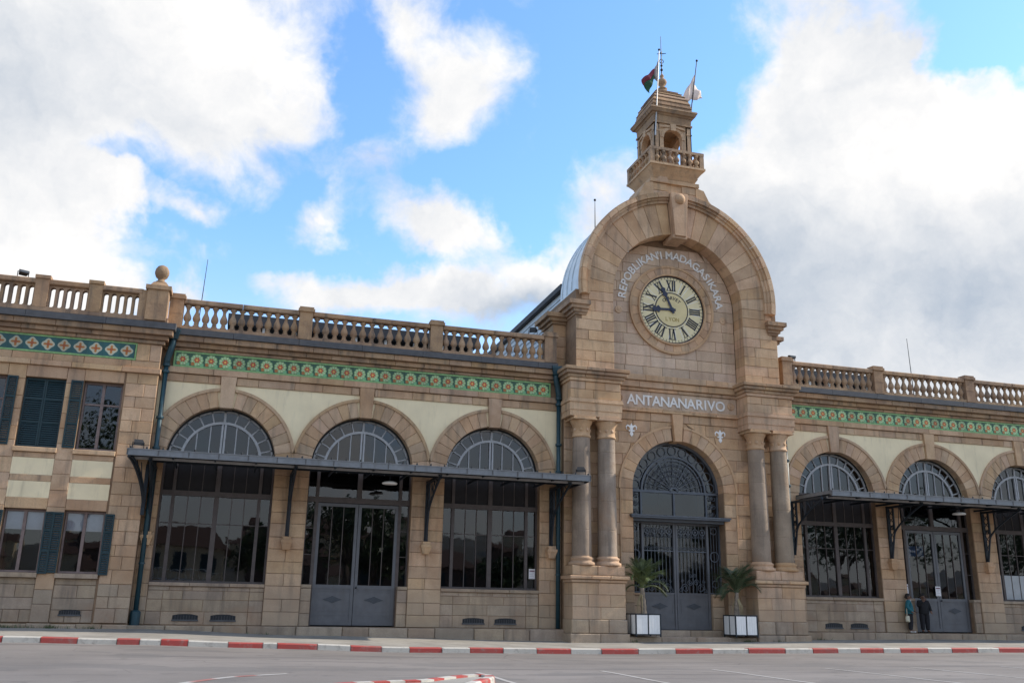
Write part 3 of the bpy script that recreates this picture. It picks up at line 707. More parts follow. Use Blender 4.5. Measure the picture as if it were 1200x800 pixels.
    tm = B(); hw, hh = p_/2-.004, .232; tm.add([(-hw,0,-hh),(hw,0,-hh),(hw,0,hh),(-hw,0,hh),(-hw,.05,-hh),(hw,.05,-hh),(hw,.05,hh),(-hw,.05,hh)], [(0,1,2,3),(0,4,5,1),(1,5,6,2),(2,6,7,3),(3,7,4,0)])
    tm = tm.mesh('tile', TILEG)
    for i in range(n): mobj('tile', tm, fz, (tx0+.06+p_*(i+.5), -.055+random.uniform(-.003, .003), 9.97))
    # zinc gutter
    q = B(); cur = cw0; 
    while cur < cw1:
        e = min(cur+2.4, cw1); q.prof_x([(-.47, 10.80), (-.47, 11.03), (-.30, 11.06), (.3, 11.10), (.3, 10.805)], cur+.006, e-.006); cur = e
    q.build('zinc_gutter', ZINC, wl)
    # balustrade
    bl = mobj('balustrade', None, ST); q = B(); q.box(cw0, cw1, -.26, .06, 11.06, 11.20); bl.data = q.mesh('balustrade', STONED)
    for pc in piers:
        p = mobj('balustrade_pier', None, bl); q = B(); q.box(pc-.25, pc+.25, -.30, .12, 11.10, 12.2); q.box(pc-.31, pc+.31, -.36, .16, 12.2, 12.32); q.box(pc-.27, pc+.27, -.32, .13, 12.32, 12.40)
        q.box(pc-.252, pc+.252, -.304, .12, 11.65, 11.665); p.data = q.mesh('balustrade_pier', STONED)
    for a, e in zip(piers, piers[1:]):
        xa, xb = a+.25, e-.25
        k = 2; ln = (xb-xa)/2
        for i in range(k): block(bl, 'rail_stone', STONED, xa+ln*i, xa+ln*(i+1), 12.05, 12.25, -.28, .08, .03, .006)
        n = 13
        for i in range(n): mobj('baluster', BAL, bl, (xa+(xb-xa)*(i+.5)/n, -.1, 11.20), (0, 0, random.uniform(0, .5)))
    # flat roof
    B().box(wx0, wx1, .3, 14, 10.9, 11.0).build('roof', ROOFD, ST)
    # interior
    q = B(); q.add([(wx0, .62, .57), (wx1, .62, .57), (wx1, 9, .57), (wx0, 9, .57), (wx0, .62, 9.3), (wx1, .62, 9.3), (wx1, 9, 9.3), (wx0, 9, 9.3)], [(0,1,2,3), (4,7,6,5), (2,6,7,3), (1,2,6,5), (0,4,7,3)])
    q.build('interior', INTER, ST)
    return wl
S5 = 5.16
wing(-20.70, -5.05, [(-7.91-2*S5, 'w'), (-7.91-S5, 'd'), (-7.91, 'w')], [-20.36, -15.62, -10.46, -5.62], -20.25, -5.55, -20.62, -5.35)
wing(5.05, 26.0, [(7.91, 'w'), (7.91+S5, 'd'), (7.91+2*S5, 'b'), (7.91+3*S5, 'w')], [5.62, 10.46, 15.62, 20.78, 25.9], 5.62, 25.6, 5.35, 26.0)

# ------------------------------------------------------------------ end pavilion (left)
PX = -20.66; PY = -.5; WC = [-22.43-1.87*i for i in range(5)]; WH = .65
pv = mobj('pavilion_wall', None, ST); q = B(); q.m = 1; yb = PY+.04
ed = [PX]
for c in WC: ed += [c+WH, c-WH]
ed.append(-33)
for i in range(0, len(ed), 2): q.box(ed[i+1], ed[i], yb, .6, -.4, 11.0)
for c in WC:
    for z0, z1 in ((-.4, 2.2), (4.27, 6.35), (8.78, 11.0)): q.box(c-WH, c+WH, yb if z0 > 0 else PY+.12, .6, z0, z1)
q.m = 0
for c in WC:
    for z0, z1 in ((4.64, 5.19), (5.41, 5.98)): q.box(c-WH, c+WH, PY+.015, PY+.1, z0, z1)
pv.data = q.mesh('pavilion_wall', [CREAM, MORTAR])
# quoins
for k, (z0, z1) in enumerate(zip(*[(zl := zsteps(.62, 9.2, .42))[:-1], zl[1:]])):
    d = -.06 if z1 < 1.3 else 0
    a = -21.72; m = a+(.38 if k % 2 else .64)
    block(pv, 'quoin', PLINTH if z1 < 2.1 else STONE, a, m, z0, z1, PY+d, -.2); block(pv, 'quoin', PLINTH if z1 < 2.1 else STONE, m, PX, z0, z1, PY+d, -.02)
for c in WC[:3]:
    pl, pr_ = c-WH-.57, c-WH
    for k, (z0, z1) in enumerate(zip(*[(zl := zsteps(.62, 9.2, .55))[:-1], zl[1:]])): block(pv, 'quoin', PLINTH if z1 < 2.1 else STONE, pl, pr_, z0, z1, PY-.0-(.05 if z1 < 1.3 else 0), -.2)
    for z0, z1, y in ((5.19, 5.41, 0), (8.78, 9.2, 0), (4.27, 4.64, 0), (5.98, 6.17, 0)): block(pv, 'band_stone', STONE, c-WH, c+WH, z0, z1, PY+y, -.2)
    block(pv, 'sill_stone', STONE, c-WH-.04, c+WH+.04, 6.17, 6.34, PY-.09, -.1); block(pv, 'sill_stone', PLINTH, c-WH-.02, c+WH+.02, 2.03, 2.19, PY-.08, -.1)
    for z0, z1, cuts in ((.62, 1.02, (-.65, -.2, .3, .65)), (1.02, 1.4, (-.65, .65)), (1.4, 1.82, (-.65, .08, .65)), (1.82, 2.03, (-.65, .65))):
        for a, e in zip(cuts, cuts[1:]): block(pv, 'plinth_stone', PLINTH, c+a, c+e, z0, z1, PY+.05+(.03 if z0 > 1.8 else 0), -.2)
    vent(ST, c+(-.05 if c > -23 else 0), .96, PY+.045, .66, .16) if c > -23 else None
cur = -27.5
while cur < PX:
    e = min(cur+random.uniform(.7, 1.5), PX+.02); e = PX+.02 if PX-e < .4 else e
    block(pv, 'step_stone', PLINTH, cur, e, -.1, .60+random.uniform(-.03, .0), PY-.12+random.uniform(-.03, .02), -.2, .03); cur = e
def prun(name, z0, z1, yf, mat, lo, hi, x0, x1, parent=pv):
    cur = x0
    while cur < x1-1e-3:
        e = cur+random.uniform(lo, hi); e = x1 if x1-e < lo*.6 else e
        block(parent, name, mat, cur, e, z0, z1, yf, -.02); cur = e
prun('fascia_stone', 9.2, 9.40, PY-.09, STONE, 1.2, 2.1, -28, PX+.07)
prun('band_stone', 9.40, 9.66, PY-.02, STONE, .9, 1.6, -28, PX)
prun('band_stone', 9.66, 10.3, PY-.02, STONE, .4, .5, -21.5, PX)
prun('cornice_stone', 10.30, 10.44, PY-.11, STONED, 1.1, 1.8, -28, PX+.09)
prun('cornice_stone', 10.44, 10.60, PY-.22, STONED, .9, 1.5, -28, PX+.2)
prun('cornice_stone', 10.60, 10.81, PY-.38, STONED, .9, 1.6, -28, PX+.34)
q = B(); cur = -33
while cur < PX+.4:
    e = min(cur+2.6, PX+.42); q.prof_x([(PY-.47, 10.81), (PY-.47, 11.04), (PY-.3, 11.07), (.3, 11.11), (.3, 10.815)], cur+.006, e-.006); cur = e
q.build('zinc_gutter', ZINC, pv)
fz = mobj('tile_frieze', None, ST); q = B(); tx0, tx1, yf = -29.32, -21.5, PY
q.box(tx0, tx1, yf-.03, 0, 9.66, 9.725); q.box(tx0, tx1, yf-.03, 0, 10.235, 10.30); q.box(tx1-.05, tx1, yf-.0295, 0, 9.725, 10.235); fz.data = q.mesh('tile_frieze', TGREEN)
tm = B(); hw, hh = .2575, .251; tm.add([(-hw,0,-hh),(hw,0,-hh),(hw,0,hh),(-hw,0,hh),(-hw,.05,-hh),(hw,.05,-hh),(hw,.05,hh),(-hw,.05,hh)], [(0,1,2,3),(0,4,5,1),(1,5,6,2),(2,6,7,3),(3,7,4,0)]); tm = tm.mesh('tile', TILEB)
for i in range(15): mobj('tile', tm, fz, (tx1-.07-.2575-.5175*i, PY-.015+random.uniform(-.003, .003), 9.98))
# pierced balustrade
bl = mobj('pavilion_balustrade', None, ST); q = B(); q.box(-33, PX+.1, -.92, -.45, 11.06, 11.22); bl.data = q.mesh('pavilion_balustrade', STONED)
pcs = [-21.5, -23.08, -24.83, -26.58, -28.33]
for pc in pcs[1:]:
    p = mobj('balustrade_pier', None, bl); q = B(); q.box(pc-.22, pc+.22, -.93, -.42, 11.2, 12.24); q.box(pc-.25, pc+.25, -.98, -.38, 12.24, 12.36); p.data = q.mesh('balustrade_pier', STONED)
pp = B(); pw = .262
for i in range(5):
    c = (i-2)*pw; pp.archplate(c, pw/2, 11.90, 12.05, .083, 11.90, -.80, -.56, 10)
    k = len(pp.v); pp.archplate(c, pw/2, 11.90, 12.05, .083, 11.90, -.80, -.56, 10)
    pp.v[k:] = [(x, y, 11.33-(z-11.90)+.0) for x, y, z in pp.v[k:]]
    for s_ in (-1, 1): pp.box(c+s_*.107-.024, c+s_*.107+.024, -.80, -.56, 11.33, 11.90)
pm = pp.mesh('pierced_panel', STONED)
for a, e in zip(pcs[1:], pcs): 
    mid = (a+.22+(e-.22 if e != -21.5 else -21.55))/2; mobj('pierced_panel', pm, bl, (mid, 0, 0))
    block(bl, 'rail_stone', STONED, a+.2, e-.2 if e != -21.5 else -21.5, 12.05, 12.25, -.92, -.44, .03, .006)
p = mobj('balustrade_pier', None, bl); q = B(); q.box(-21.62, -21.32, -.9, -.42, 11.2, 12.22); q.box(-21.34, -20.62, -1.0, -.3, 11.1, 12.25); q.box(-21.42, -20.54, -1.07, -.22, 12.25, 12.40); q.frustum(.33, 12.40, .22, 12.58, -20.97, -.65); q.box(-21.342, -20.618, -1.002, -.3, 11.7, 11.715); p.data = q.mesh('balustrade_pier', STONED)
B().lathe([(.20, 12.58), (.20, 12.64), (.12, 12.70), (.12, 12.76), (.20, 12.83), (.25, 12.96), (.255, 13.03), (.235, 13.13), (.17, 13.24), (.08, 13.29), (.01, 13.30)], -20.97, -.65, 20).build('ball_finial', STONED, bl, True)
# pavilion windows
def shutter(parent, x0, x1, z0, z1, y, tilt=0.0):
    w = x1-x0; sh = mobj('shutter', None, parent, (x0, y, z0), (0, 0, tilt)); h = z1-z0; q = B()
    q.box(0, .05, -.022, .022, 0, h); q.box(w-.05, w, -.022, .022, 0, h)
    for z in (0, h*.36-.03, h*.70-.03, h-.06): q.box(.05, w-.05, -.021, .021, z, z+.06)
    sh.data = q.mesh('shutter', SHUT); q = B()
    n = int(h/.075)
    for i in range(n):
        z = .03+(h-.06)*i/n; q.add([(.05, -.016, z), (w-.05, -.016, z), (w-.05, .012, z+.06), (.05, .012, z+.06), (.05, .0, z), (w-.05, .0, z)], [(0,1,2,3), (4,5,1,0)])
    q.build('louvres', SHUT, sh)
def casement(parent, c, z0, z1, y, blind, trans):
    w = mobj('casement_window', None, parent); q = B(); h = .63
    for a, e in ((-h, -h+.06), (h-.06, h), (-.05, .05)): q.box(c+a, c+e, y-.05, y+.03, z0, z1)
    for a, e in ((z0, z0+.07), (z1-.07, z1)): q.box(c-h, c+h, y-.049, y+.03, a, e)
    if trans: q.box(c-h, c+h, y-.052, y+.03, z0+(z1-z0)*.66, z0+(z1-z0)*.66+.06)
    w.data = q.mesh('casement_window', WFRAME)
    zz = [z0+.07, z0+(z1-z0)*.66, z1-.07] if trans else [z0+.07, z1-.07]
    for a, e in ((-h+.06, -.05), (.05, h-.06)):
        for za, zb in zip(zz, zz[1:]): pane(w, 'pane', c+a, c+e, za, zb, y, .008)
    if blind: 
        for a, e in ((-h+.06, -.055), (.055, h-.06)): B().box(c+a, c+e, y+.035, y+.045, z1-.62, z1-.05).build('roller_blind', BLIND, w); 
        B().box(c-h+.06, c+h-.06, y+.03, y+.05, z1-.66, z1-.62).build('blind_rail', WHITE, w)
for i, c in enumerate(WC[:4]):
    if i == 1: 
        shutter(ST, c-WH+.01, c-.005, 6.37, 8.76, PY+.16); shutter(ST, c+.005, c+WH-.01, 6.37, 8.76, PY+.16)
    else: casement(ST, c, 6.36, 8.77, PY+.28, False, True)
    if i == 0: shutter(ST, c-WH-.40, c-WH-.005, 6.37, 8.76, PY-.03, .03)
    if i == 2: shutter(ST, c+WH+.02, c+WH+.36, 6.37, 8.76, PY-.03, -.02)
    casement(ST, c, 2.2, 4.26, PY+.26, True, False)
    shutter(ST, c-WH-.34, c-WH-.0, 2.2, 4.19, PY-.04, .02)
    shutter(ST, c+WH-.0, c+WH+.30, 2.16, 4.19, PY-.04, -.03)
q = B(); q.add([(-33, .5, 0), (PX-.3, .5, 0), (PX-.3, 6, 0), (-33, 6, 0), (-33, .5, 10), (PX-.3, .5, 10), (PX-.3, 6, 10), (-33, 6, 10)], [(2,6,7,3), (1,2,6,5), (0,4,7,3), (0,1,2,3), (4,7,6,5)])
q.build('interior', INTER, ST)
B().box(-33, PX, .3, 14, 10.9, 11.0).build('roof', ROOFD, ST)

# ------------------------------------------------------------------ clock portal
po = mobj('portal_wall', None, ST); WY = -.35; PR, PCZ = 2.08, 6.10
q = B()
for s_ in (-1, 1): q.box(*sorted((s_*PR, s_*5.05)), WY+.03, 2.0, -.4, PCZ)
q.archplate(0, 5.05, PCZ, 10.75, PR+.02, PCZ, WY+.03, 2.0)
for s_ in (-1, 1): q.box(*sorted((s_*3.12, s_*4.75)), -.92, 3.0, 10.7, 14.22)
q.ring(0, 14.2, 3.12, 4.30, -.92, .6, 0, 180, 40)
po.data = q.mesh('portal_wall', MORTAR)
nb = mobj('niche_wall', None, ST); q = B(); q.box(-3.05, 3.05, -.17, .5, 10.7, 14.2)
q.prism_xz([(3.05*cos(pi*i/32), 14.2+3.05*sin(pi*i/32)) for i in range(33)], -.17, .5); nb.data = q.mesh('niche_wall', MORTAR)
NR = 3.045
zl = [10.88]+[10.88+.47*i for i in range(1, 8)]+[14.2+.45*i for i in range(1, 7)]
fx = lambda z: sqrt(max(NR**2-(z-14.2)**2, 0)) if z > 14.2 else NR
courses(nb, 'ashlar_block', PANELST, -3.05, 3.05, zl, -.20, .0, .8, 1.3, lambda z: -fx(z), fx)
# lower wall ashlar
zl = zsteps(.58, 6.1, .46)+[6.1+.47*i for i in range(1, 7)]
zl[-1] = 8.95
ox = lambda z: max(2.62 if z < 6.1 else sqrt(max(2.66**2-(z-6.1)**2, 0)), .0)
courses(po, 'ashlar_block', STONE2, 0, 5.05, zl, WY, WY+.3, .75, 1.25, ox, None)
courses(po, 'ashlar_block', STONE2, -5.05, 0, zl, WY, WY+.3, .75, 1.25, None, lambda z: -ox(z))
for s_ in (-1, 1):
    for z0, z1 in zip(*[(zl := zsteps(.58, 6.1, .5))[:-1], zl[1:]]): block(po, 'jamb_stone', STONE2, *sorted((s_*PR, s_*2.62)), z0, z1, WY-.035, WY+.6)
    for k in range(9):
        a0, a1 = (pi/2-.115)*k/9, (pi/2-.115)*(k+1)/9; am = (a0+a1)/2
        pts = [(PR*cos(a), PCZ+PR*sin(a)) for a in (a0, am, a1)]+[(2.64*cos(a), PCZ+2.64*sin(a)) for a in (a1, am, a0)]
        if s_ < 0: pts = [(-x, z) for x, z in pts][::-1]
        slab(po, 'voussoir', STONE2, pts, WY-.035, WY+.6)
slab(po, 'keystone', STONE2, [(-.17, PCZ+PR-.05), (.17, PCZ+PR-.05), (.26, 9.30), (-.26, 9.30)], WY-.16, WY+.5)
q = B(); q.ring(0, PCZ, 2.62, 2.71, WY-.065, WY+.05, 0, 84, 24); q.ring(0, PCZ, 2.62, 2.71, WY-.065, WY+.05, 96, 180, 24)
for s_ in (-1, 1): q.box(*sorted((s_*2.62, s_*2.66)), WY-.045, WY+.05, .6, PCZ)
q.build('archivolt', STONE2, po)
def srun(name, mat, x0, x1, z0, z1, yf, yb, lo, hi):
    cur = x0
    while cur < x1-1e-3:
        e = cur+random.uniform(lo, hi); e = x1 if x1-e < lo*.6 else e
        block(po, name, mat, cur, e, z0, z1, yf, yb); cur = e
srun('band_stone', STONE2, -2.9, 2.9, 8.95, 9.30, WY-.04, WY+.3, .6, 1.1)
srun('string_course', STONE2, -2.9, 2.9, 9.30, 9.40, WY-.15, WY+.3, 1.0, 1.7)
srun('string_course', STONE2, -2.9, 2.9, 9.40, 9.50, WY-.10, WY+.3, 1.0, 1.7)
srun('ashlar_block', PANELST, -2.9, 2.9, 9.50, 10.20, WY-.0, WY+.3, 1.2, 2.0)
srun('string_course', STONE2, -3.0, 3.0, 10.20, 10.34, WY-.08, WY+.3, 1.0, 1.7)
srun('string_course', STONE2, -3.0, 3.0, 10.34, 10.62, WY-.18, WY+.3, 1.0, 1.7)
srun('string_course', STONE2, -3.0, 3.0, 10.62, 10.88, WY-.26, WY+.3, 1.0, 1.7)
for s_ in (-1, 1):   # rosettes at both ends of the inscription panel
    B().lathe([(.17, 0), (.17, .02), (.12, .035), (.10, .02), (.06, .05), (.01, .06)], n=14).build('rosette', STONE2, po, True, (s_*2.62, WY, 9.86), (pi/2, 0, 0))
    B().lathe([(.17, 0), (.17, .02), (.12, .035), (.10, .02), (.06, .05), (.01, .06)], n=14).build('rosette', STONE2, nb, True, (s_*2.52, -.2, 13.78), (pi/2, 0, 0))
# entablature over the paired columns
for s_ in (-1, 1):
    en = mobj('entablature', None, ST); q = B(); X = lambda a, b_: tuple(sorted((s_*a, s_*b_)))
    q.box(*X(2.90, 5.12), -1.24, -.2, 8.76, 9.0); q.box(*X(2.88, 5.14), -1.27, -.2, 9.0, 9.32); q.box(*X(2.83, 5.19), -1.32, -.2, 9.32, 9.38)
    q.box(*X(2.86, 5.16), -1.29, -.2, 9.38, 9.48); q.box(*X(2.93, 5.09), -1.19, -.2, 9.48, 10.2)
    q.box(*X(2.86, 5.16), -1.29, -.2, 10.2, 10.32)
    en.data = q.mesh('entablature', STONE2)
    for z0, z1, cuts in ((9.49, 9.86, (2.92, 4.1, 5.10)), (9.86, 10.19, (2.92, 3.6, 4.45, 5.10))):
        for a, e in zip(cuts, cuts[1:]): block(en, 'ashlar_block', STONE2, *X(a, e), z0, z1, -1.225, -.9)
    for z0, z1, o in ((10.32, 10.46, .14), (10.46, 10.60, .24), (10.60, 10.74, .31)):
        cuts = [2.92-o, 3.7, 4.5, 5.10+o]
        for a, e in zip(cuts, cuts[1:]): block(en, 'cornice_stone', STONED, *X(a, e), z0, z1, -1.22-o, -.2)
    # upper pier ashlar
    zz = [10.74]+zsteps(10.74, 14.2, .44)[1:]
    for k, (z0, z1) in enumerate(zip(zz, zz[1:])):
        o = 4.75 if z1 < 13.2 else 4.5
        m = random.choice((3.6, 3.9, 4.2))
        if k % 3 == 2: block(po, 'ashlar_block', STONE2, *X(3.06, o), z0, z1, -.95, -.18)
        else: block(po, 'ashlar_block', STONE2, *X(3.06, m), z0, z1, -.95, -.18); block(po, 'ashlar_block', STONE2, *X(m, o), z0, z1, -.95, -.5)
    # gable ring
    n = 11; ak = radians(5.2)
    def ro(a):
        c, q_ = cos(a), sin(a); d = 14.55-14.2
        return d*q_+sqrt(d*d*q_*q_-d*d+4.24**2)
    for k in range(n):
        a0, a1 = (pi/2-ak)*k/n, (pi/2-ak)*(k+1)/n; am = (a0+a1)/2
        pts = [(3.06*cos(a), 14.2+3.06*sin(a)) for a in (a0, am, a1)]+[(ro(a)*cos(a), 14.2+ro(a)*sin(a)) for a in (a1, am, a0)]
        if s_ < 0: pts = [(-x, z) for x, z in pts][::-1]
        slab(po, 'voussoir', STONE2, pts, -.95, -.18)
    # hood moulding
    n = 13; al = radians(-7); au = radians(90-5.6)
    for k in range(n):
        a0, a1 = al+(au-al)*k/n+.0016, al+(au-al)*(k+1)/n-.0016
        if s_ < 0: a0, a1 = pi-a1, pi-a0
        q = B(); d0, d1 = math.degrees(a0), math.degrees(a1)
        q.ring(0, 14.55, 4.17, 4.30, -1.06, -.5, d0, d1, 3); q.ring(0, 14.55, 4.30, 4.40, -1.14, -.5, d0, d1, 3); q.ring(0, 14.55, 4.40, 4.58, -1.24, -.86, d0, d1, 3); q.ring(0, 14.55, 4.58, 4.63, -1.20, -.90, d0, d1, 3)
        q.build('hood_stone', STONED if k > 9 else STONE2, po)
    # shoulder cornice
    q = B()
    for z0, z1, a, e, y in ((13.10, 13.20, 4.30, 4.80, -1.00), (13.20, 13.34, 4.26, 4.88, -1.06), (13.34, 13.50, 4.22, 5.00, -1.14), (13.50, 13.68, 4.18, 5.12, -1.22)): q.box(*X(a, e), y, .6+(e-4.8)*.5, z0, z1)
    q.build('shoulder_cornice', STONED, po)
    q = B(); q.box(*X(4.60, 5.34), .28, 1.5, 10.9, 12.95)
    q.box(*X(4.60, 5.42), .19, 1.6, 12.95, 13.07); q.box(*X(4.60, 5.55), .07, 1.65, 13.07, 13.22); q.box(*X(4.6, 5.70), -.05, 1.7, 13.22, 13.40)
    bu = q.build('buttress', STONED, ST)
    for z0, z1 in zip(*[(zl := zsteps(10.92, 12.94, .46))[:-1], zl[1:]]): block(bu, 'buttress_stone', STONE2, *X(4.80, 5.335), z0, z1, .25, .6)
# crowning keystone
ks = slab(po, 'keystone', STONE2, [(-.27, 17.08), (.27, 17.08), (.42, 19.12), (-.42, 19.12)], -1.36, -.4)
slab(po, 'keystone', STONE2, [(-.34, 16.98), (.34, 16.98), (.37, 17.14), (-.37, 17.14)], -1.28, -.3)
B().sphere((0, 0, 0), .25, 16, 10).build('boss', STONE2, po, True, (0, -1.34, 18.82))
# inscription lettering
def letter(ch, size, mat, parent, name, ext=.012):
    cu = bpy.data.curves.new('letter', 'FONT'); cu.body = ch; cu.size = size; cu.extrude = ext; cu.offset = size*.018; cu.align_x = 'CENTER'; cu.resolution_u = 3
    o = bpy.data.objects.new('tmp', cu); me = bpy.data.meshes.new_from_object(o); bpy.data.objects.remove(o)
    me.name = name; me.materials.clear(); me.materials.append(mat)
    return mobj(name, me, parent)
def width(ch): return {'I': .34, "'": .22, ' ': .30, 'M': .92, 'O': .90, 'D': .80, 'G': .86, 'A': .78, 'V': .78, 'N': .80, 'R': .76, 'P': .72, 'T': .66, 'K': .76, 'B': .74, 'L': .60, 'S': .70, 'E': .66, 'C': .8, 'H': .8, 'Y': .74}.get(ch, .8)
ins = mobj('inscription', None, ST); txt = 'ANTANANARIVO'; tw = sum(width(c) for c in txt); x = -2.27; k = 4.60/tw
for c in txt:
    w = width(c)*k; o = letter(c, .60, LETTER, ins, 'letter'); o.location = (x+w/2, WY-.022, 9.62); o.rotation_euler = (pi/2, 0, 0); x += w
ins = mobj('inscription', None, ST); txt = "REPOBLIKAN'I MADAGASIKARA"; tw = sum(width(c) for c in txt); a = radians(177.5); k = radians(175)/tw; R_ = 2.20
for c in txt:
    w = width(c)*k; am = a-w/2; a -= w
    if c == ' ': continue
    o = letter(c, .50, LETTER, ins, 'letter'); o.matrix_basis = Matrix.Translation((R_*cos(am), -.222, 14.2+R_*sin(am))) @ Matrix.Rotation(pi/2-am, 4, 'Y') @ Matrix.Rotation(pi/2, 4, 'X')
# fleurs-de-lis
def fleur(x, z, y):
    q = B(); q.prism_xz([(0, .30), (-.07, .16), (-.05, 0), (.05, 0), (.07, .16)], -.03, .01)
    for s_ in (-1, 1):
        pts = [(.04, 0), (.09, .12), (.17, .17), (.22, .10), (.20, .02), (.24, .06), (.25, .15), (.18, .23), (.08, .20), (.03, .10)]
        pts = [(s_*a, b_) for a, b_ in pts]
        q.prism_xz(pts if s_ > 0 else pts[::-1], -.025, .01)
    q.box(-.13, .13, -.04, .01, -.05, .005); q.prism_xz([(-.04, -.05), (-.08, -.17), (0, -.27), (.08, -.17), (.04, -.05)], -.03, .01)
    q.build('fleur_de_lis', WHITE, po, loc=(x, y, z))
fleur(-2.09, 8.50, WY-.01); fleur(2.03, 8.50, WY-.01)
# ------------------------------------------------------------------ clock
DIALM = plain('clock_dial', (.74, .64, .38), .5, 0, .06, 3); DIALI = plain('clock_dial_inner', (.68, .565, .29), .5, 0, .06, 3); NUM = plain('clock_numeral', (.012, .012, .02), .5); HAND = plain('clock_hand', (.010, .016, .045), .4)
FADED = plain('clock_faded_print', (.36, .27, .08), .6)
ck = mobj('clock', None, ST, (0, -.2, 14.02)); q = B(); q.ring(0, 0, 1.56, 1.63, -.15, .0, 0, 360, 64); q.ring(0, 0, 1.93, 2.03, -.10, .02, 0, 360, 64); ck.data = q.mesh('clock', STONE2)
for k in range(28): 
    a0, a1 = 360*k/28+.25, 360*(k+1)/28-.25; B().ring(0, 0, 1.63, 1.93, -.07+random.uniform(-.005, .005), .02, a0, a1, 2).build('surround_stone', STONE2, ck)
q = B(); q.add([(1.57*cos(2*pi*i/64), -.03, 1.57*sin(2*pi*i/64)) for i in range(64)], [tuple(range(64))]); dl = q.build('clock_dial', DIALM, ck)
q = B(); q.ring(0, 0, 0.0001, .76, -.038, -.03, 0, 360, 48); q.build('inner_dial', DIALI, ck)
q = B(); q.ring(0, 0, .755, .80, -.044, -.03, 0, 360, 48); q.ring(0, 0, 1.50, 1.57, -.05, -.03, 0, 360, 64); q.build('dial_ring', NUM, ck)
q = B()
for k in range(60):
    a = 2*pi*k/60; r0 = 1.40; q.add([(r0*sin(a+o)*1.0, -.036, r0*cos(a+o)) for o in (-.008, .008)]+[(1.5*sin(a+o), -.036, 1.5*cos(a+o)) for o in (.008, -.008)], [(0,1,2,3)])
q.build('minute_marks', NUM, ck)
q = B()
for k in range(24):
    a = 2*pi*(k+.5)/24; c, s_ = cos(a), sin(a); q.add([(.8*s_-.010*c, -.035, .8*c+.010*s_), (.8*s_+.010*c, -.035, .8*c-.010*s_), (1.42*s_+.010*c, -.035, 1.42*c-.010*s_), (1.42*s_-.010*c, -.035, 1.42*c+.010*s_)], [(0,1,2,3)])
q.build('dial_joint', WHITE, ck)
def numeral(txt, ang):
    # strokes in local frame: u sideways, v outward; height .46 centred at r=1.13
    q = B(); W_ = {'I': .10, 'V': .24, 'X': .26}; tw = sum(W_[c] for c in txt); u = -tw/2; h = .24
    def bar(u0, v0, u1, v1, w):
        a = Vector((u0, v0)); c = Vector((u1, v1)); t = (c-a).normalized(); n_ = Vector((-t.y, t.x))*w/2
        q.add([(p.x, -.045, p.y) for p in (a-n_, c-n_, c+n_, a+n_)]+[(p.x, -.03, p.y) for p in (a-n_, c-n_, c+n_, a+n_)], [(0,1,2,3), (0,4,5,1), (1,5,6,2), (2,6,7,3), (3,7,4,0)])
    for c in txt:
        w = W_[c]; m = u+w/2
        if c == 'I': bar(m, -h, m, h, .062)
        if c == 'V': bar(m-.085, h, m, -h, .07); bar(m+.085, h, m, -h, .028)
        if c == 'X': bar(m-.09, h, m+.09, -h, .07); bar(m+.09, h, m-.09, -h, .028)
        u += w
    bar(-tw/2-.01, h, tw/2+.01, h, .022); bar(-tw/2-.01, -h, tw/2+.01, -h, .022)
    o = q.build('numeral', NUM, ck); o.matrix_basis = Matrix.Rotation(radians(ang), 4, 'Y') @ Matrix.Translation((0, 0, 1.12))
for i, t_ in enumerate(['XII', 'I', 'II', 'III', 'IIII', 'V', 'VI', 'VII', 'VIII', 'IX', 'X', 'XI']): numeral(t_, 30*i)
def hand(name, ln, w, ang, y):
    q = B(); q.prism_xz([(-.055, -.18), (.055, -.18), (.05, ln*.45), (w, ln*.52), (w*.5, ln*.62), (w*.9, ln*.70), (.03, ln*.76), (0, ln), (-.03, ln*.76), (-w*.9, ln*.70), (-w*.5, ln*.62), (-w, ln*.52), (-.05, ln*.45)], y-.012, y)
    o = q.build(name, HAND, ck); o.rotation_euler = (0, radians(ang), 0)
hand('minute_hand', 1.42, .13, -24.5, -.085); hand('hour_hand', 1.22, .17, -92, -.065)
B().lathe([(.11, 0), (.11, .03), (.05, .05)], n=16).build('hand_boss', HAND, ck, False, (0, -.06, 0), (pi/2, 0, 0))
ins = ck; txt = 'CHARVET'
for i, c in enumerate(txt):
    a = radians(132-84*(i/6)); o = letter(c, .21, NUM, ins, 'letter', .003); o.matrix_basis = Matrix.Translation((.47*cos(a), -.042, .47*sin(a))) @ Matrix.Rotation(pi/2-a, 4, 'Y') @ Matrix.Rotation(pi/2, 4, 'X')
for i, c in enumerate('LYON'): o = letter(c, .24, FADED, ins, 'letter', .003); o.matrix_basis = Matrix.Translation((-.26+.175*i, -.042, -.52)) @ Matrix.Rotation(pi/2, 4, 'X')

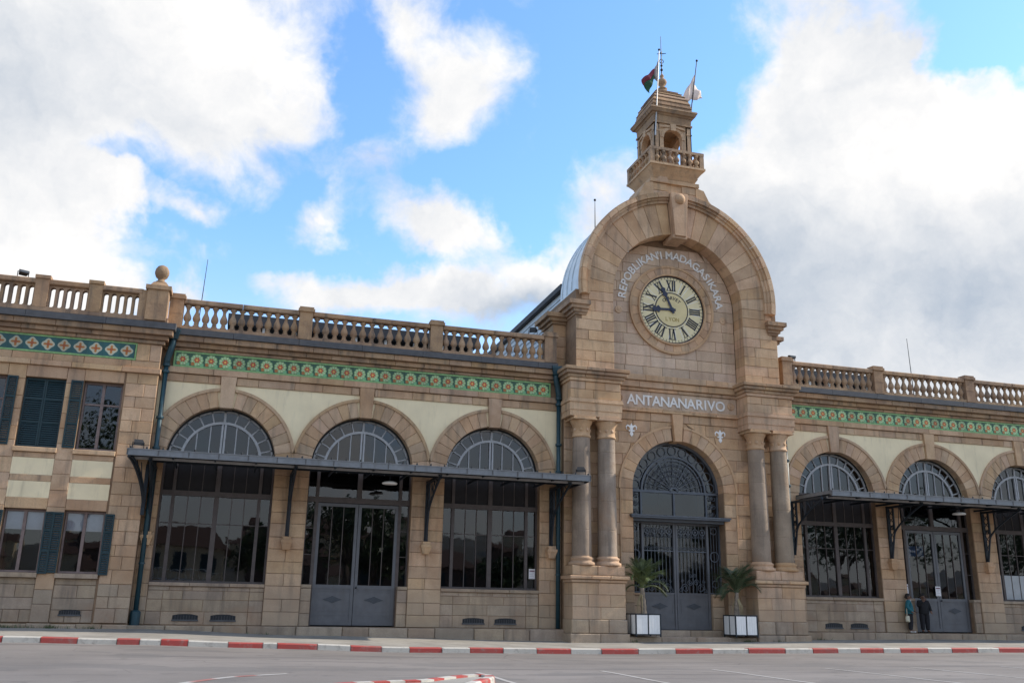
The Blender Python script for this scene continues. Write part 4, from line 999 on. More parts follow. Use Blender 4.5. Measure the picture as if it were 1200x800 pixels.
# ------------------------------------------------------------------ columns and pedestals
CY = -.85
for s_ in (-1, 1):
    X = lambda a, b_: tuple(sorted((s_*a, s_*b_)))
    pe = mobj('pedestal', None, ST); q = B()
    q.box(*X(2.88, 5.04), -1.28, WY, .9, 2.30); q.box(*X(2.81, 5.11), -1.36, WY, 2.56, 2.60); pe.data = q.mesh('pedestal', MORTAR)
    for z0, z1, cuts in ((.97, 1.42, (2.87, 3.9, 5.05)), (1.42, 1.87, (2.87, 3.5, 4.4, 5.05)), (1.87, 2.31, (2.87, 4.0, 5.05))):
        for a, e in zip(cuts, cuts[1:]): block(pe, 'pedestal_stone', STONE2, *X(a, e), z0, z1, -1.30, -.36)
    for z0, z1, o, cuts in ((-.2, .46, .12, (.5,)), (.46, .97, .05, (.33, .7))):
        cs = [2.87-o]+[2.87+2.18*c for c in cuts]+[5.05+o]
        for a, e in zip(cs, cs[1:]): block(pe, 'pedestal_stone', PLINTH, *X(a, e), z0, z1, -1.30-o, -.36, .03)
    for z0, z1, o, cuts in ((2.31, 2.43, .06, (.5,)), (2.43, 2.57, .14, (.3, .66)), (2.57, 2.95, .0, (.52,))):
        cs = [2.87-o]+[2.87+2.18*c for c in cuts]+[5.05+o]
        for a, e in zip(cs, cs[1:]): block(pe, 'pedestal_cornice', STONE2, *X(a, e), z0, z1, -1.30-o, -.36, .025)
    for cx in (3.42, 4.50):
        c = mobj('column', None, ST, (s_*cx, CY, 0)); q = B(); r0, r1 = .385, .345
        zj = [3.30, 4.30, 5.42, 6.52, 7.35, 7.93]; pr = []
        for a, e in zip(zj, zj[1:]):
            ra = r0+(r1-r0)*((a-3.3)/4.63)**1.4; rb = r0+(r1-r0)*((e-3.3)/4.63)**1.4
            pr += [(ra-.008, a+.001), (ra, a+.008), (ra, a+.03), (ra+(rb-ra)*.33, a+(e-a)*.33), (ra+(rb-ra)*.67, a+(e-a)*.67), (rb, e-.03), (rb, e-.008), (rb-.008, e-.001)]
        q.lathe(pr, n=36); c.data = q.mesh('column', SHAFT, True)
        B().lathe([(.53, 2.95), (.535, 3.0), (.53, 3.06), (.46, 3.09), (.44, 3.13), (.455, 3.17), (.47, 3.20), (.455, 3.25), (.40, 3.275), (.39, 3.31)], n=32).build('column_base', STONE2, c, True)
        q = B(); q.lathe([(.345, 7.92), (.385, 7.94), (.39, 8.0), (.36, 8.02), (.355, 8.10), (.355, 8.34), (.37, 8.36), (.37, 8.42), (.43, 8.50), (.46, 8.58), (.46, 8.62), (.40, 8.63)], n=32)
        q.build('capital', STONE2, c, True)
        q = B(); q.box(-.50, .50, -.50, .45, 8.62, 8.68); q.box(-.46, .46, -.46, .42, 8.68, 8.76); q.build('abacus', STONE2, c)
        for k in range(8):
            a = 2*pi*k/8+pi/8; B().lathe([(.07, 0), (.065, .02), (.03, .035), (.005, .04)], n=8).build('capital_rosette', STONE2, c, True, (.355*cos(a), .355*sin(a), 8.22), (pi/2, 0, a+pi/2))
# ------------------------------------------------------------------ portal door, fanlight and grilles
GY = .18
gw = mobj('fanlight', None, ST); q = B()
q.ring(0, PCZ, 1.98, 2.12, GY-.08, GY+.08, 0, 180, 40); q.ring(0, PCZ, 1.43, 1.50, GY-.07, GY+.04, 0, 180, 36); q.ring(0, PCZ, 1.30, 1.335, GY-.05, GY+.02, 0, 180, 36)
q.box(-2.05, 2.05, GY-.08, GY+.06, PCZ-.06, PCZ+.04)
for x in (-1.5, 0, 1.5): q.box(x-.035, x+.035, GY-.07, GY+.05, 5.0, PCZ-.06)
for x in (-2.05, 2.0): q.box(x, x+.05, GY-.07, GY+.05, 5.0, PCZ)
gw.data = q.mesh('fanlight', IRON)
for x0, x1 in ((-1.46, -.04), (.04, 1.46)): pane(gw, 'pane', x0, x1, 5.0, PCZ-.05, GY)
q = B(); q.add([(1.99*cos(pi*i/32), GY+.02, PCZ+1.99*sin(pi*i/32)) for i in range(33)], [tuple(range(33))]); q.build('pane', GLASS, gw)
for x0, x1 in ((-2.0, -1.54), (1.54, 2.0)): pane(gw, 'pane', x0, x1, 5.0, PCZ-.05, GY+.02)
def spiral(q, cx, cz, r, a0, turns, y, t=.013, sg=1):
    n = 16; q.tube([(cx+r*(1-.75*i/n)*cos(a0+sg*2*pi*turns*i/n), y, cz+r*(1-.75*i/n)*sin(a0+sg*2*pi*turns*i/n)) for i in range(n+1)], t, 4)
for k in range(1, 12):
    a = pi*k/12; c, s_ = cos(a), sin(a); B().tube([(.18*c, GY-.05, PCZ+.04+.18*s_), (1.45*c, GY-.05, PCZ+1.45*s_)], .02 if k % 2 == 0 else .014, 5).build('fan_ray', IRON, gw)
q = B(); q.ring(0, PCZ, .14, .20, GY-.08, GY, 0, 180, 12)
for k in range(12):
    a = pi*(k+.5)/12; c, s_ = cos(a), sin(a)
    for r, w in ((1.12, .12), (.88, .085), (.68, .06)):
        for sg in (-1, 1): spiral(q, r*c-sg*s_*w*.55, PCZ+r*s_+sg*c*w*.55, w*.55, a, 1.3, GY-.05, .011, sg)
    q.tube([(.4*c, GY-.05, PCZ+.4*s_), (1.3*c, GY-.05, PCZ+1.3*s_)], .009, 4)
for k in range(11): 
    a = pi*(k+.5)/11; q.ring(1.74*cos(a), PCZ+1.74*sin(a), .17, .195, GY-.03, GY-.01, 0, 360, 16)
kind(q.build('fan_scrollwork', IRON, gw), 'stuff')
q = B()
for s_ in (-1, 1):
    for k in range(3):
        z = 5.22+.34*k
        for sg in (-1, 1): spiral(q, s_*1.77+sg*.09, z, .12, pi/2, 1.4, GY-.04, .014, sg)
    q.box(s_*1.77-.2, s_*1.77+.2, GY-.05, GY-.03, 5.04, 5.08)
kind(q.build('side_scrollwork', IRON, gw), 'stuff')
# transom cornice
q = B(); q.box(-2.22, 2.22, -.56, GY+.1, 4.93, 5.05); q.box(-2.26, 2.26, -.60, GY, 5.0, 5.052); q.box(-2.08, 2.08, -.3, GY+.1, 4.82, 4.93); q.build('door_transom', IRON, ST)
for s_ in (-1, 1):
    X = lambda a, b_: tuple(sorted((s_*a, s_*b_)))
    lf = mobj('gate_leaf', None, ST); q = B()
    for a, e in ((.01, .10), (1.42, 1.52)): q.box(*X(a, e), GY-.09, GY+.02, .60, 4.84)
    q.box(*X(.10, 1.42), GY-.045, GY+.01, .60, 2.0); q.box(*X(.10, 1.42), GY-.07, GY+.02, 1.94, 2.03); q.box(*X(.10, 1.42), GY-.07, GY+.02, .60, .72); q.box(*X(.10, 1.42), GY-.08, GY, 4.74, 4.84)
    for z in (.92, 1.06, 1.18, 1.78): q.box(*X(.10, 1.42), GY-.058, GY, z-.018, z+.018)
    for a, e in ((.18, .21), (1.31, 1.34)): q.box(*X(a, e), GY-.056, GY, 1.2, 1.76)
    lf.data = q.mesh('gate_leaf', DOORG)
    ornament(lf, s_*.76, GY-.055, 1.5, .36, .13)
    for i in range(1, 8): x = s_*(.10+1.32*i/8); B().tube([(x, GY-.05, 2.03), (x, GY-.05, 4.74)], .016, 5).build('gate_bar', IRON, lf)
    q = B(); q.box(*X(.10, 1.42), GY-.065, GY-.04, 3.66, 3.70)
    for i in range(4):
        x = s_*(.10+1.32*(2*i+1)/8); q.ring(x, 4.48, .10, .135, GY-.065, GY-.035, 0, 360, 14); q.ring(x, 4.48, .0, .05, GY-.065, GY-.035, 0, 360, 8)
        for sg in (-1, 1): spiral(q, x+sg*.08, 4.28, .07, pi/2, 1.2, GY-.05, .014, sg); spiral(q, x+sg*.075, 3.80, .06, -pi/2, 1.2, GY-.05, .011, sg)
    for sg in (-1, 1):
        cx = s_*.76+sg*.36; spiral(q, cx, 2.22, .18, 0 if sg > 0 else pi, 1.7, GY-.055, .018, sg); spiral(q, s_*.76+sg*.15, 2.45, .13, 0, 1.5, GY-.055, .016, sg); spiral(q, s_*.76+sg*.56, 2.14, .09, 0, 1.3, GY-.055, .014, -sg); spiral(q, s_*.76+sg*.10, 2.72, .08, 0, 1.3, GY-.055, .013, sg); spiral(q, s_*.76+sg*.48, 2.5, .07, 0, 1.3, GY-.055, .012, -sg)
    q.tube([(s_*.76, GY-.06, 2.03), (s_*.76, GY-.06, 3.0)], .022, 5)
    kind(q.build('gate_scrollwork', IRON, lf), 'stuff')
    for i in range(2): pane(lf, 'gate_pane', *X(.10+.66*i, .76+.66*i), 2.03, 4.74, GY+.03)
    sl = mobj('side_grille', None, ST); q = B(); q.box(*X(1.52, 2.08), GY-.06, GY+.03, 2.0, 2.06); q.box(*X(2.03, 2.08), GY-.06, GY+.03, 2.0, 4.84); q.box(*X(1.52, 2.08), GY-.06, GY, 4.76, 4.84)
    for i in range(1, 4): x = s_*(1.52+.52*i/4); q.tube([(x, GY-.04, 2.0), (x, GY-.04, 4.8)], .014, 5)
    q.ring(s_*1.79, 3.5, .18, .215, GY-.06, GY-.03, 0, 360, 20); q.ring(s_*1.79, 4.55, .12, .15, GY-.06, GY-.03, 0, 360, 16); q.ring(s_*1.79, 2.4, .13, .16, GY-.06, GY-.03, 0, 360, 16)
    sl.data = q.mesh('side_grille', IRON); pane(sl, 'gate_pane', *X(1.52, 2.06), 2.02, 4.8, GY+.03)
    for z0, z1 in ((.58, 1.05), (1.05, 1.5), (1.5, 1.9)): block(po, 'jamb_stone', STONE2, *X(1.54, 2.08), z0, z1, GY-.22, GY+.2)
    block(po, 'sill_stone', STONE2, *X(1.53, 2.08), 1.9, 2.0, GY-.26, GY+.2)
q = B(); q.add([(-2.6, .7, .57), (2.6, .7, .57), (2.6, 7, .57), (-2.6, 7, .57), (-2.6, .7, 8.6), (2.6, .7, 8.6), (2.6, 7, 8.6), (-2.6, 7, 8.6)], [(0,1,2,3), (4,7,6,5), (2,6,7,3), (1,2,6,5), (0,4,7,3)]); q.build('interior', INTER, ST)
# entrance steps
for x0, x1 in ((-2.75, -1.4), (-1.4, .1), (.1, 1.5), (1.5, 2.75)): block(po, 'step_stone', PLINTH, x0, x1, -.1, .36, -1.30, .3, .03); block(po, 'step_stone', PLINTH, x0+.2 if x0 > -2 else x0, x1+.2 if x1 < 2 else x1, .30, .585, -.42, .4, .03)
# ------------------------------------------------------------------ roofs behind the portal
q = B(); q.ring(0, 14.55, 4.30, 4.50, -.86, 1.7, 0, 180, 48)
for s_ in (-1, 1): q.box(*sorted((s_*4.30, s_*4.50)), -.86, 1.7, 13.2, 14.55)
vr = q.build('vault_roof', ZINCL, ST, False)
q = B()
for y in (.25, .85, 1.45): q.ring(0, 14.55, 4.49, 4.53, y-.02, y+.02, 0, 180, 40)
q.build('roof_seam', ZINCL, vr)
hl = mobj('train_hall', None, ST); q = B(); q.box(-4.25, 4.25, 1.72, 30, 10.9, 15.12); hl.data = q.mesh('train_hall', SIDING)
q = B(); q.box(-4.48, 4.48, 1.72, 30.2, 15.12, 15.36); q.build('hall_roof', ROOFD, hl)
for s_ in (-1, 1):
    for k in range(15):
        z = 11.05+.27*k
        B().add([(s_*4.30, 1.74, z), (s_*4.30, 30, z), (s_*4.262, 30, z+.262), (s_*4.262, 1.74, z+.262), (s_*4.25, 1.74, z), (s_*4.25, 30, z)], [(0,1,2,3), (0,4,5,1)]).build('siding_board', SIDING, hl)
B().box(-.03, .03, 1.2, 1.24, 0, .01)
# louvred roof monitors behind the wings
for x0, x1, zt in ((-18.5, -7.0, 14.25), (6.0, 16.3, 14.3)):
    mo = mobj('roof_monitor', None, ST); q = B(); q.box(x0, x1, 8.1, 12, 10.9, zt-.55); mo.data = q.mesh('roof_monitor', NEARBLK)
    q = B(); q.prof_x([(7.5, zt-.55), (7.5, zt-.08), (10, zt+.10), (12.3, zt-.1), (12.3, zt-.55)], x0-.2, x1+.2); q.build('monitor_roof', ROOFD, mo)
    for k in range(int((zt-.75-11.2)/.24)):
        z = 11.2+.24*k; B().add([(x0, 7.85, z), (x1, 7.85, z), (x1, 8.08, z+.17), (x0, 8.08, z+.17), (x0, 7.85, z-.02), (x1, 7.85, z-.02)], [(0,1,2,3), (0,4,5,1)]).build('louvre_slat', SIDING, mo)
    for k in range(9): x = x0+(x1-x0)*k/8; B().box(x-.06, x+.06, 7.8, 8.1, 11, zt-.35).build('monitor_post', WHITE, mo)
# ------------------------------------------------------------------ lantern turret
lt = mobj('lantern', None, ST); q = B()
q.frustum((1.12, .85), 18.2, (1.08, .85), 19.95)
for s_ in (-1, 1):   # flared shoulders running down onto the hood
    pts = [(1.05, 18.4), (3.1, 17.80), (2.55, 18.28), (2.05, 18.72), (1.68, 19.15), (1.45, 19.62), (1.05, 19.72)]
    q.prism_xz([(s_*x, z) for x, z in pts], -.93, .75)
q.box(-1.2, 1.2, -.97, .9, 19.72, 19.9); q.frustum((1.0, .9), 19.9, (1.12, 1.05), 20.1); q.frustum((1.08, 1.02), 20.1, (1.32, 1.28), 20.42); q.box(-1.36, 1.36, -1.34, 1.30, 20.42, 20.52)
lt.data = q.mesh('lantern', STONE2)
for z0, z1 in ((18.98, 19.35), (19.35, 19.71)):
    for a, e in ((-1.1, -.36), (.36, 1.1)): block(lt, 'ashlar_block', STONE2, a, e, z0, z1, -.90, -.5)
slab(lt, 'ashlar_block', STONE2, [(-1.0, 19.74), (-.36, 19.74), (-.36, 20.05), (-.75, 20.05)], -.985, -.6)
LB = baluster_mesh(STONED, .58, .95, 8)
q = B()
for s_ in (-1, 1): q.box(-1.33, 1.33, *sorted((s_*1.30, s_*1.10)), 21.16, 21.29); q.box(*sorted((s_*1.33, s_*1.13)), -1.10, 1.10, 21.16, 21.29)
for x in (-1.22, 1.22):
    for y in (-1.19, 1.19): q.box(x-.10, x+.10, y-.10, y+.10, 20.52, 21.16)
q.build('balcony_rail', STONED, lt)
for i in range(7):
    t = -.98+1.96*i/6
    for p_ in ((t, -1.20), (t, 1.20), (-1.22, t), (1.22, t)): mobj('baluster', LB, lt, (p_[0], p_[1], 20.56))
tw = B()
for k in range(4):
    k0 = len(tw.v); tw.archplate(0, .90, 22.02, 22.72, .46, 22.02, -.90, -.66, 16)
    for s_ in (-1, 1): tw.box(*sorted((s_*.46, s_*.66)), -.90, -.66, 20.5, 22.02); tw.box(*sorted((s_*.66, s_*.90)), -.90, -.90+.24, 20.5, 22.02)
    tw.ring(0, 22.02, .46, .60, -.935, -.89, 0, 180, 14)
    for s_ in (-1, 1): tw.box(*sorted((s_*.72, s_*.93)), -.93, -.89, 20.5, 22.66); tw.box(*sorted((s_*.69, s_*.95)), -.95, -.88, 22.3, 22.36)
    tw.prism_xz([(-.11, 22.40), (.11, 22.40), (.15, 22.72), (-.15, 22.72)], -1.0, -.88)
    for s_ in (-1, 1): tw.prism_xz([(s_*.15, 22.66), (s_*.5, 22.60), (s_*.62, 22.50), (s_*.45, 22.52), (s_*.15, 22.56)], -.98, -.88)
    a = pi/2*k; c, sn = round(cos(a)), round(sin(a)); tw.v[k0:] = [(x*c-y*sn, x*sn+y*c, z) for x, y, z in tw.v[k0:]]
tw.build('lantern_walls', STONE2, lt)
q = B(); q.frustum(.98, 22.72, .98, 22.80); q.frustum(.93, 22.80, .95, 23.14); q.frustum(.98, 23.14, 1.04, 23.22); q.frustum(1.10, 23.22, 1.16, 23.36); q.frustum(1.18, 23.36, 1.16, 23.44); q.build('lantern_cornice', STONED, lt)
zs_ = [23.44, 23.66, 23.90, 24.14, 24.36, 24.54, 24.68, 24.78]; 
def dh(z): t = (z-23.44)/1.44; return .98*sqrt(max(1-t**1.9, 0))*.94+.06
for k, (a, e) in enumerate(zip(zs_, zs_[1:])): B().frustum(dh(a)+.03, a, dh(a)+.03, a+.03).frustum(dh(a)+.005, a+.03, dh(e)+.015, e-.03).frustum(dh(e)-.04, e-.03, dh(e)-.04, e).build('dome_course', STONED, lt)
B().lathe([(.30, 24.78), (.34, 24.84), (.28, 24.92), (.18, 24.98), (.17, 25.05), (.24, 25.10), (.15, 25.16), (.10, 25.24), (.20, 25.36), (.23, 25.47), (.19, 25.58), (.10, 25.66), (.07, 25.72), (.11, 25.8), (.06, 25.88), (.03, 25.95)], n=18).build('finial', STONED, lt, True)
q = B(); q.tube([(0, 0, 25.9), (0, 0, 28.0)], [.03, .012], 6); q.sphere((0, 0, 26.15), .07); q.sphere((0, 0, 26.38), .06)
q.ring(0, 26.62, .09, .12, -.01, .01, 0, 360, 14)
for a in range(5): q.add([(.0, -.02, 27.05), (.16*sin(2*pi*a/5+.3), 0, 27.05+.16*cos(2*pi*a/5+.3)), (.06*sin(2*pi*(a+.5)/5+.3), 0, 27.05+.06*cos(2*pi*(a+.5)/5+.3)), (0, .02, 27.05)], [(0,1,2), (3,2,1)]); 
q.tube([(-.22, 0, 26.98), (.25, 0, 27.1)], .018, 5)
q.build('finial_spike', NEARBLK, lt)

# ------------------------------------------------------------------ canopies
def canopy(x0, x1, brackets, blind_end):
    c = mobj('canopy', None, ST); q = B(); yf = -2.6
    q.prof_x([(yf+.03, 6.12), (yf+.03, 6.17), (.0, 6.24), (.0, 6.19)], x0+.03, x1-.03); c.data = q.mesh('canopy', SHEET)
    f = B(); f.box(x0, x1, yf, yf+.03, 5.985, 6.18); f.box(x0, x1, yf-.02, yf+.05, 6.17, 6.195); f.box(x0, x1, yf-.012, yf+.04, 5.97, 5.99)
    for xx in (x0, x1-.03): f.box(xx, xx+.03, yf+.03, -.05, 6.05, 6.19)
    f.build('canopy_fascia', FASC, c)
    n = int((x1-x0)/.92); r_ = B().box(-.02, .02, yf-.016, yf, 5.99, 6.17).mesh('fascia_rib', ZINC)
    for i in range(n+1): mobj('fascia_rib', r_, c, (x0+.02+(x1-x0-.04)*i/n, 0, 0))
    n = int((x1-x0)/.5); r_ = B().lathe([(.02, 6.195), (.035, 6.22), (.028, 6.26), (.005, 6.28)], 0, yf+.04, 6).mesh('fascia_stud', NEARBLK)
    for i in range(n+1): mobj('fascia_stud', r_, c, (x0+.1+(x1-x0-.2)*i/n, 0, 0))
    for y, m in ((-2.42, PURL), (-1.75, DARKST), (-1.05, DARKST), (-.35, DARKST)):
        z = 6.12+.07*(y-yf)/2.6; B().box(x0+.06, x1-.06, y-.035, y+.035, z-.11, z-.005).build('purlin', m, c)
    B().box(x0+.06, x1-.06, -2.22, -2.16, 5.90, 5.985).build('gutter_pipe', PURL, c)
    n = int((x1-x0)/1.29); r_ = B().box(-.025, .025, yf+.05, -.02, 5.93, 6.01).mesh('rafter', DARKST)
    for i in range(n+1): mobj('rafter', r_, c, (x0+.1+(x1-x0-.2)*i/n, 0, 0))
    for bx in brackets:
        b_ = mobj('canopy_bracket', None, ST, (bx, 0, 0)); q = B()
        q.box(-.07, .07, -.12, -.05, 3.66, 5.96); q.box(-.06, .06, -2.3, -.05, 5.86, 5.95)
        def yo(z): return -.14-.24*min((z-3.7)/1.0, 1)-(1.95*((z-4.7)/1.16)**1.5 if z > 4.7 else 0)
        P = []
        for i in range(19):
            z = 3.70+2.16*(i/18); P.append((0, yo(z), z))
        q.tube(P, .045, 5)
        # lattice web
        m = [4.2, 4.55, 4.9, 5.2, 5.5, 5.8]
        for za, zb in zip(m, m[1:]): q.tube([(0, -.1, za), (0, max(yo(zb), -.42), zb)], .02, 4); q.tube([(0, -.1, zb), (0, max(yo(za), -.42), za)], .02, 4)
        q.box(-.03, .03, -.46, -.38, 4.75, 5.9)
        q.ring(0, 0, .07, .10, -.02, .02, 0, 360, 12)
        k = len(q.v)-4*13; q.v[k:] = [(y, -.27+x, 5.02+z) for x, y, z in q.v[k:]]
        for za, zb in ((5.05, 5.28), (5.28, 5.5), (5.5, 5.7)): q.tube([(0, yo(za), za), (0, yo(za)-.12, 5.88)], .018, 4); q.tube([(0, yo(za)-.12, 5.88), (0, yo(zb), zb)], .018, 4)
        b_.data = q.mesh('canopy_bracket', DARKST)
        B().frustum((.12, .10), 3.22, (.19, .16), 3.46, 0, -.12).frustum((.20, .17), 3.46, (.20, .17), 3.56, 0, -.13).frustum((.15, .13), 3.56, (.15, .13), 3.68, 0, -.12).build('corbel', STONE, b_)
    return c
cl = canopy(-21.15, -4.78, [-20.42, -15.66, -10.52, -5.50], True)
q = B()
for dx, dz in ((0, 0), (.10, .16)):
    q.tube([(-20.62-.48*t**1.6+dx*t, -.62-1.85*t**1.5, 4.40+1.55*(1-(1-t)**1.3)+dz*(1-t)) for t in [i/10 for i in range(11)]], .042, 6)
for t in (.25, .5, .75): q.tube([(-20.62-.48*t**1.6, -.62-1.85*t**1.5, 4.40+1.55*(1-(1-t)**1.3)), (-20.7-.4*t, -.7-1.7*t, 5.95)], .018, 4)
q.box(-20.68, -20.56, -.66, -.52, 4.2, 5.95); q.build('corner_brace', DARKST, cl)
canopy(5.76, 26, [5.50, 10.42, 15.60, 20.8], False)
for lx, ly in ((-12.2, -1.3), (13.2, -1.3)):
    la = B().lathe([(.02, 0), (.27, .0), (.29, .04), (.22, .09), (.05, .12)], n=20).build('canopy_lamp', WHITE, ST, True, (lx, ly, 5.62)); B().tube([(0, 0, .1), (0, 0, .32)], .02, 6).build('lamp_stem', DARKST, la)
# ------------------------------------------------------------------ downpipes
def pipe(x, y, ztop, zbot, hop, dx):
    p = mobj('downpipe', None, ST); q = B(); q.tube([(x+dx, y-.12, ztop), (x+dx, y-.12, ztop-.45), (x+dx*.6, y-.09, ztop-.72), (x, y, ztop-1.05), (x, y, ztop-1.25)], .115, 10); q.tube([(x, y, ztop-1.25), (x, y, zbot)], .085, 10); p.data = q.mesh('downpipe', TEAL, True)
    B().frustum(.15, ztop-.30, .21, ztop-.02, x+dx, y-.12).box(x+dx-.22, x+dx+.22, y-.33, y+.1, ztop-.02, ztop+.06).build('hopper_head', TEAL, p)
    q = B()
    for z in (ztop-1.25, ztop-1.5, 7.7, 6.6): q.lathe([(.12, z-.05), (.13, z-.03), (.13, z+.03), (.12, z+.05)], x, y, 10)
    for z in (4.4, 2.6): q.lathe([(.105, z-.03), (.105, z+.03)], x, y, 10)
    q.build('pipe_collar', TEAL, p)
    return p
pipe(-20.46, -.24, 10.90, .55, True, .14); pipe(-5.24, -.20, 10.86, .6, True, -.16); pipe(5.30, -.22, 10.90, .6, True, .22)
B().lathe([(.17, .5), (.17, 1.0), (.10, 1.05)], -20.46, -.24, 12).build('pipe_foot', TEAL, ST)

# ================================================================== separate things
LAMPG = plain('floodlight_glass', (.07, .075, .08), .15, 0, .05, 5)
def floodlight(x, y, z, rz, label, tilt=-.5, k=1.0):
    t = thing('floodlight', label, 'floodlight', (x, y, z), rz, 'floodlights on the station')
    q = B(); q.frustum((.13*k, .09*k), -.08*k, (.17*k, .05*k), .10*k); o = q.build('housing', NEARBLK, t, loc=(0, 0, .22*k), rot=(pi/2+tilt, 0, 0))
    B().box(-.145*k, .145*k, -.045*k, .045*k, .102*k, .108*k).build('lamp_glass', LAMPG, o)
    q = B(); q.box(-.19*k, -.17*k, -.02, .02, 0, .24*k); q.box(.17*k, .19*k, -.02, .02, 0, .24*k); q.box(-.19*k, .19*k, -.03, .03, 0, .02); q.build('bracket', NEARBLK, t)
    return t
floodlight(-20.85, -2.35, 6.20, .3, 'small black floodlight on the left end of the left canopy', .5)
floodlight(-5.10, -2.35, 6.20, -.3, 'small black floodlight on the right end of the left canopy beside the columns', .5)
floodlight(-25.55, -.65, 12.25, .5, 'floodlight on the balustrade of the end pavilion at far left', -.2)
floodlight(-6.35, -.1, 12.25, 2.6, 'floodlight on the left balustrade next to the clock portal', .2)
floodlight(6.0, -.1, 12.25, .1, 'floodlight on the right balustrade next to the clock portal', .0)
def rod(x, y, z0, z1, label, lean=0.0):
    t = thing('lightning_rod', label, 'lightning rod', (x, y, z0), 0, 'thin rods on the station roof')
    B().tube([(0, 0, 0), (lean, 0, z1-z0)], [.03, .012], 6).build('rod', NEARBLK, t); B().lathe([(.10, 0), (.10, .03), (.04, .1)], n=8).build('base', NEARBLK, t)
    return t
rod(-19.75, 3, 11.05, 15.05, 'thin rod on the roof behind the left balustrade near the ball finial', .12)
t = rod(-2.6, 2.2, 18.1, 19.95, 'thin rod with a small ball standing on the curved metal roof behind the clock gable'); B().sphere((0, 0, 1.85), .06).build('tip_ball', NEARBLK, t)
rod(15.2, 3, 11.05, 15.1, 'thin rod on the roof behind the right balustrade', -.12)
# flags
def flag(label, base, tip, mats, shape, group='flagpoles on the clock turret'):
    t = thing('flagpole', label, 'flagpole', base, 0, group); tip = Vector(tip)-Vector(base)
    B().tube([(0, 0, 0), tip], [.035, .022], 8).build('pole', POLE if base[0] < 0 else NEARBLK, t); B().sphere(tip, .06, 8, 6).build('truck', NEARBLK, t)
    for m, pts in shape:
        q = B(); n = 8; vs = []; fs = []
        a, b_, c, d = [Vector(p)-Vector(base) for p in pts]     # hoist top, fly top, fly bottom, hoist bottom
        for i in range(n+1):
            for j in range(4):
                u, v = i/n, j/3; p = a.lerp(b_, u).lerp(d.lerp(c, u), v); p.y += .10*sin(u*7+v*2.5)*u; p.z += .04*sin(u*9+v); vs.append(p)
        for i in range(n):
            for j in range(3): fs.append((i*4+j, i*4+j+1, i*4+j+5, i*4+j+4))
        q.add(vs, fs); o = q.build('flag_cloth', m, t, True)
        so_ = o.modifiers.new('cloth', 'SOLIDIFY'); so_.thickness = .012
POLE = plain('pole_grey', (.45, .45, .44), .4, .3, .1, 5); FRED = plain('flag_red', (.19, .03, .05), .8, 0, .2, 4); FGRN = plain('flag_green', (.02, .085, .045), .8, 0, .2, 4); FWHT = plain('flag_white', (.36, .33, .32), .8, 0, .1, 4); FPALE = plain('flag_pale', (.74, .62, .55), .8, 0, .15, 4)
bx, tp = Vector((-.92, -1.0, 22.0)), Vector((-.60, -1.0, 26.5)); H = lambda z: bx.lerp(tp, (z-22.0)/4.5)
fp = lambda x, z: Vector((x, -1.0, z))
flag('flagpole at the left corner of the turret with drooping white, red and green flag', bx, tp,
     None, [(FWHT, (H(25.95), fp(-.86, 25.45), fp(-.90, 24.95), H(24.75))), (FRED, (fp(-.86, 25.46), fp(-1.52, 24.75), fp(-1.42, 24.45), fp(-.88, 25.15))), (FGRN, (fp(-.88, 25.15), fp(-1.42, 24.50), fp(-1.16, 24.12), fp(-.90, 24.90)))])
bx2, tp2 = Vector((1.02, -.4, 22.3)), Vector((1.68, -.4, 26.75)); H2 = lambda z: bx2.lerp(tp2, (z-22.3)/4.45)
fp2 = lambda x, z: Vector((x, -.4, z))
flag('leaning flagpole at the right corner of the clock turret with a limp pale flag', bx2, tp2, None,
     [(FPALE, (H2(26.0), fp2(1.02, 25.0), fp2(.70, 24.15), H2(24.6))), (FPALE, (H2(25.4), fp2(1.86, 24.98), fp2(1.90, 24.78), H2(24.5)))])
# ------------------------------------------------------------------ planters and palms
SOIL = plain('soil', (.05, .035, .022), .95, 0, .3, 8, .5)
def planter(x0, y0, w, d, label):
    t = thing('planter_box', label, 'planter', (x0+w/2, y0+d/2, .37), 0, 'white planters flanking the entrance'); h = .84; q = B()
    for sx in (-1, 1):
        for sy in (-1, 1): q.box(*sorted((sx*w/2, sx*(w/2-.045))), *sorted((sy*d/2, sy*(d/2-.045))), 0, h)
    for z in (.06, h-.04): q.box(-w/2+.002, w/2-.002, -d/2+.002, -d/2+.04, z, z+.04); q.box(-w/2+.002, w/2-.002, d/2-.04, d/2-.002, z, z+.04); q.box(-w/2+.002, -w/2+.04, -d/2+.04, d/2-.04, z, z+.04); q.box(w/2-.04, w/2-.002, -d/2+.04, d/2-.04, z, z+.04)
    q.box(-.02, .02, -d/2+.002, -d/2+.03, .06, h); q.box(-w/2+.002, -w/2+.03, -.02, .02, .06, h); q.box(w/2-.03, w/2-.002, -.02, .02, .06, h)
    q.build('steel_frame', DARKST, t)
    for a, e in ((-w/2+.05, -.025), (.025, w/2-.05)):
        n = 4
        for i in range(n):
            block(t, 'board', WHITE, a+(e-a)*i/n, a+(e-a)*(i+1)/n, .10, h-.045, -d/2+.012, -d/2+.04, .004, .0015, .001)
    for sx in (-1, 1):
        for a, e in ((-d/2+.05, -.025), (.025, d/2-.05)):
            q = B(); x_ = sx*(w/2-.014); q.box(*sorted((x_, x_-sx*.022)), a, e, .10, h-.045); q.build('board', WHITE, t)
    B().box(-w/2+.05, w/2-.05, -d/2+.045, d/2-.045, h-.16, h-.09).build('soil', SOIL, t)
planter(-2.62, -1.62, 1.06, .95, 'white boarded planter left of the entrance gate'); planter(1.62, -1.62, 1.0, .95, 'white boarded planter right of the entrance gate')
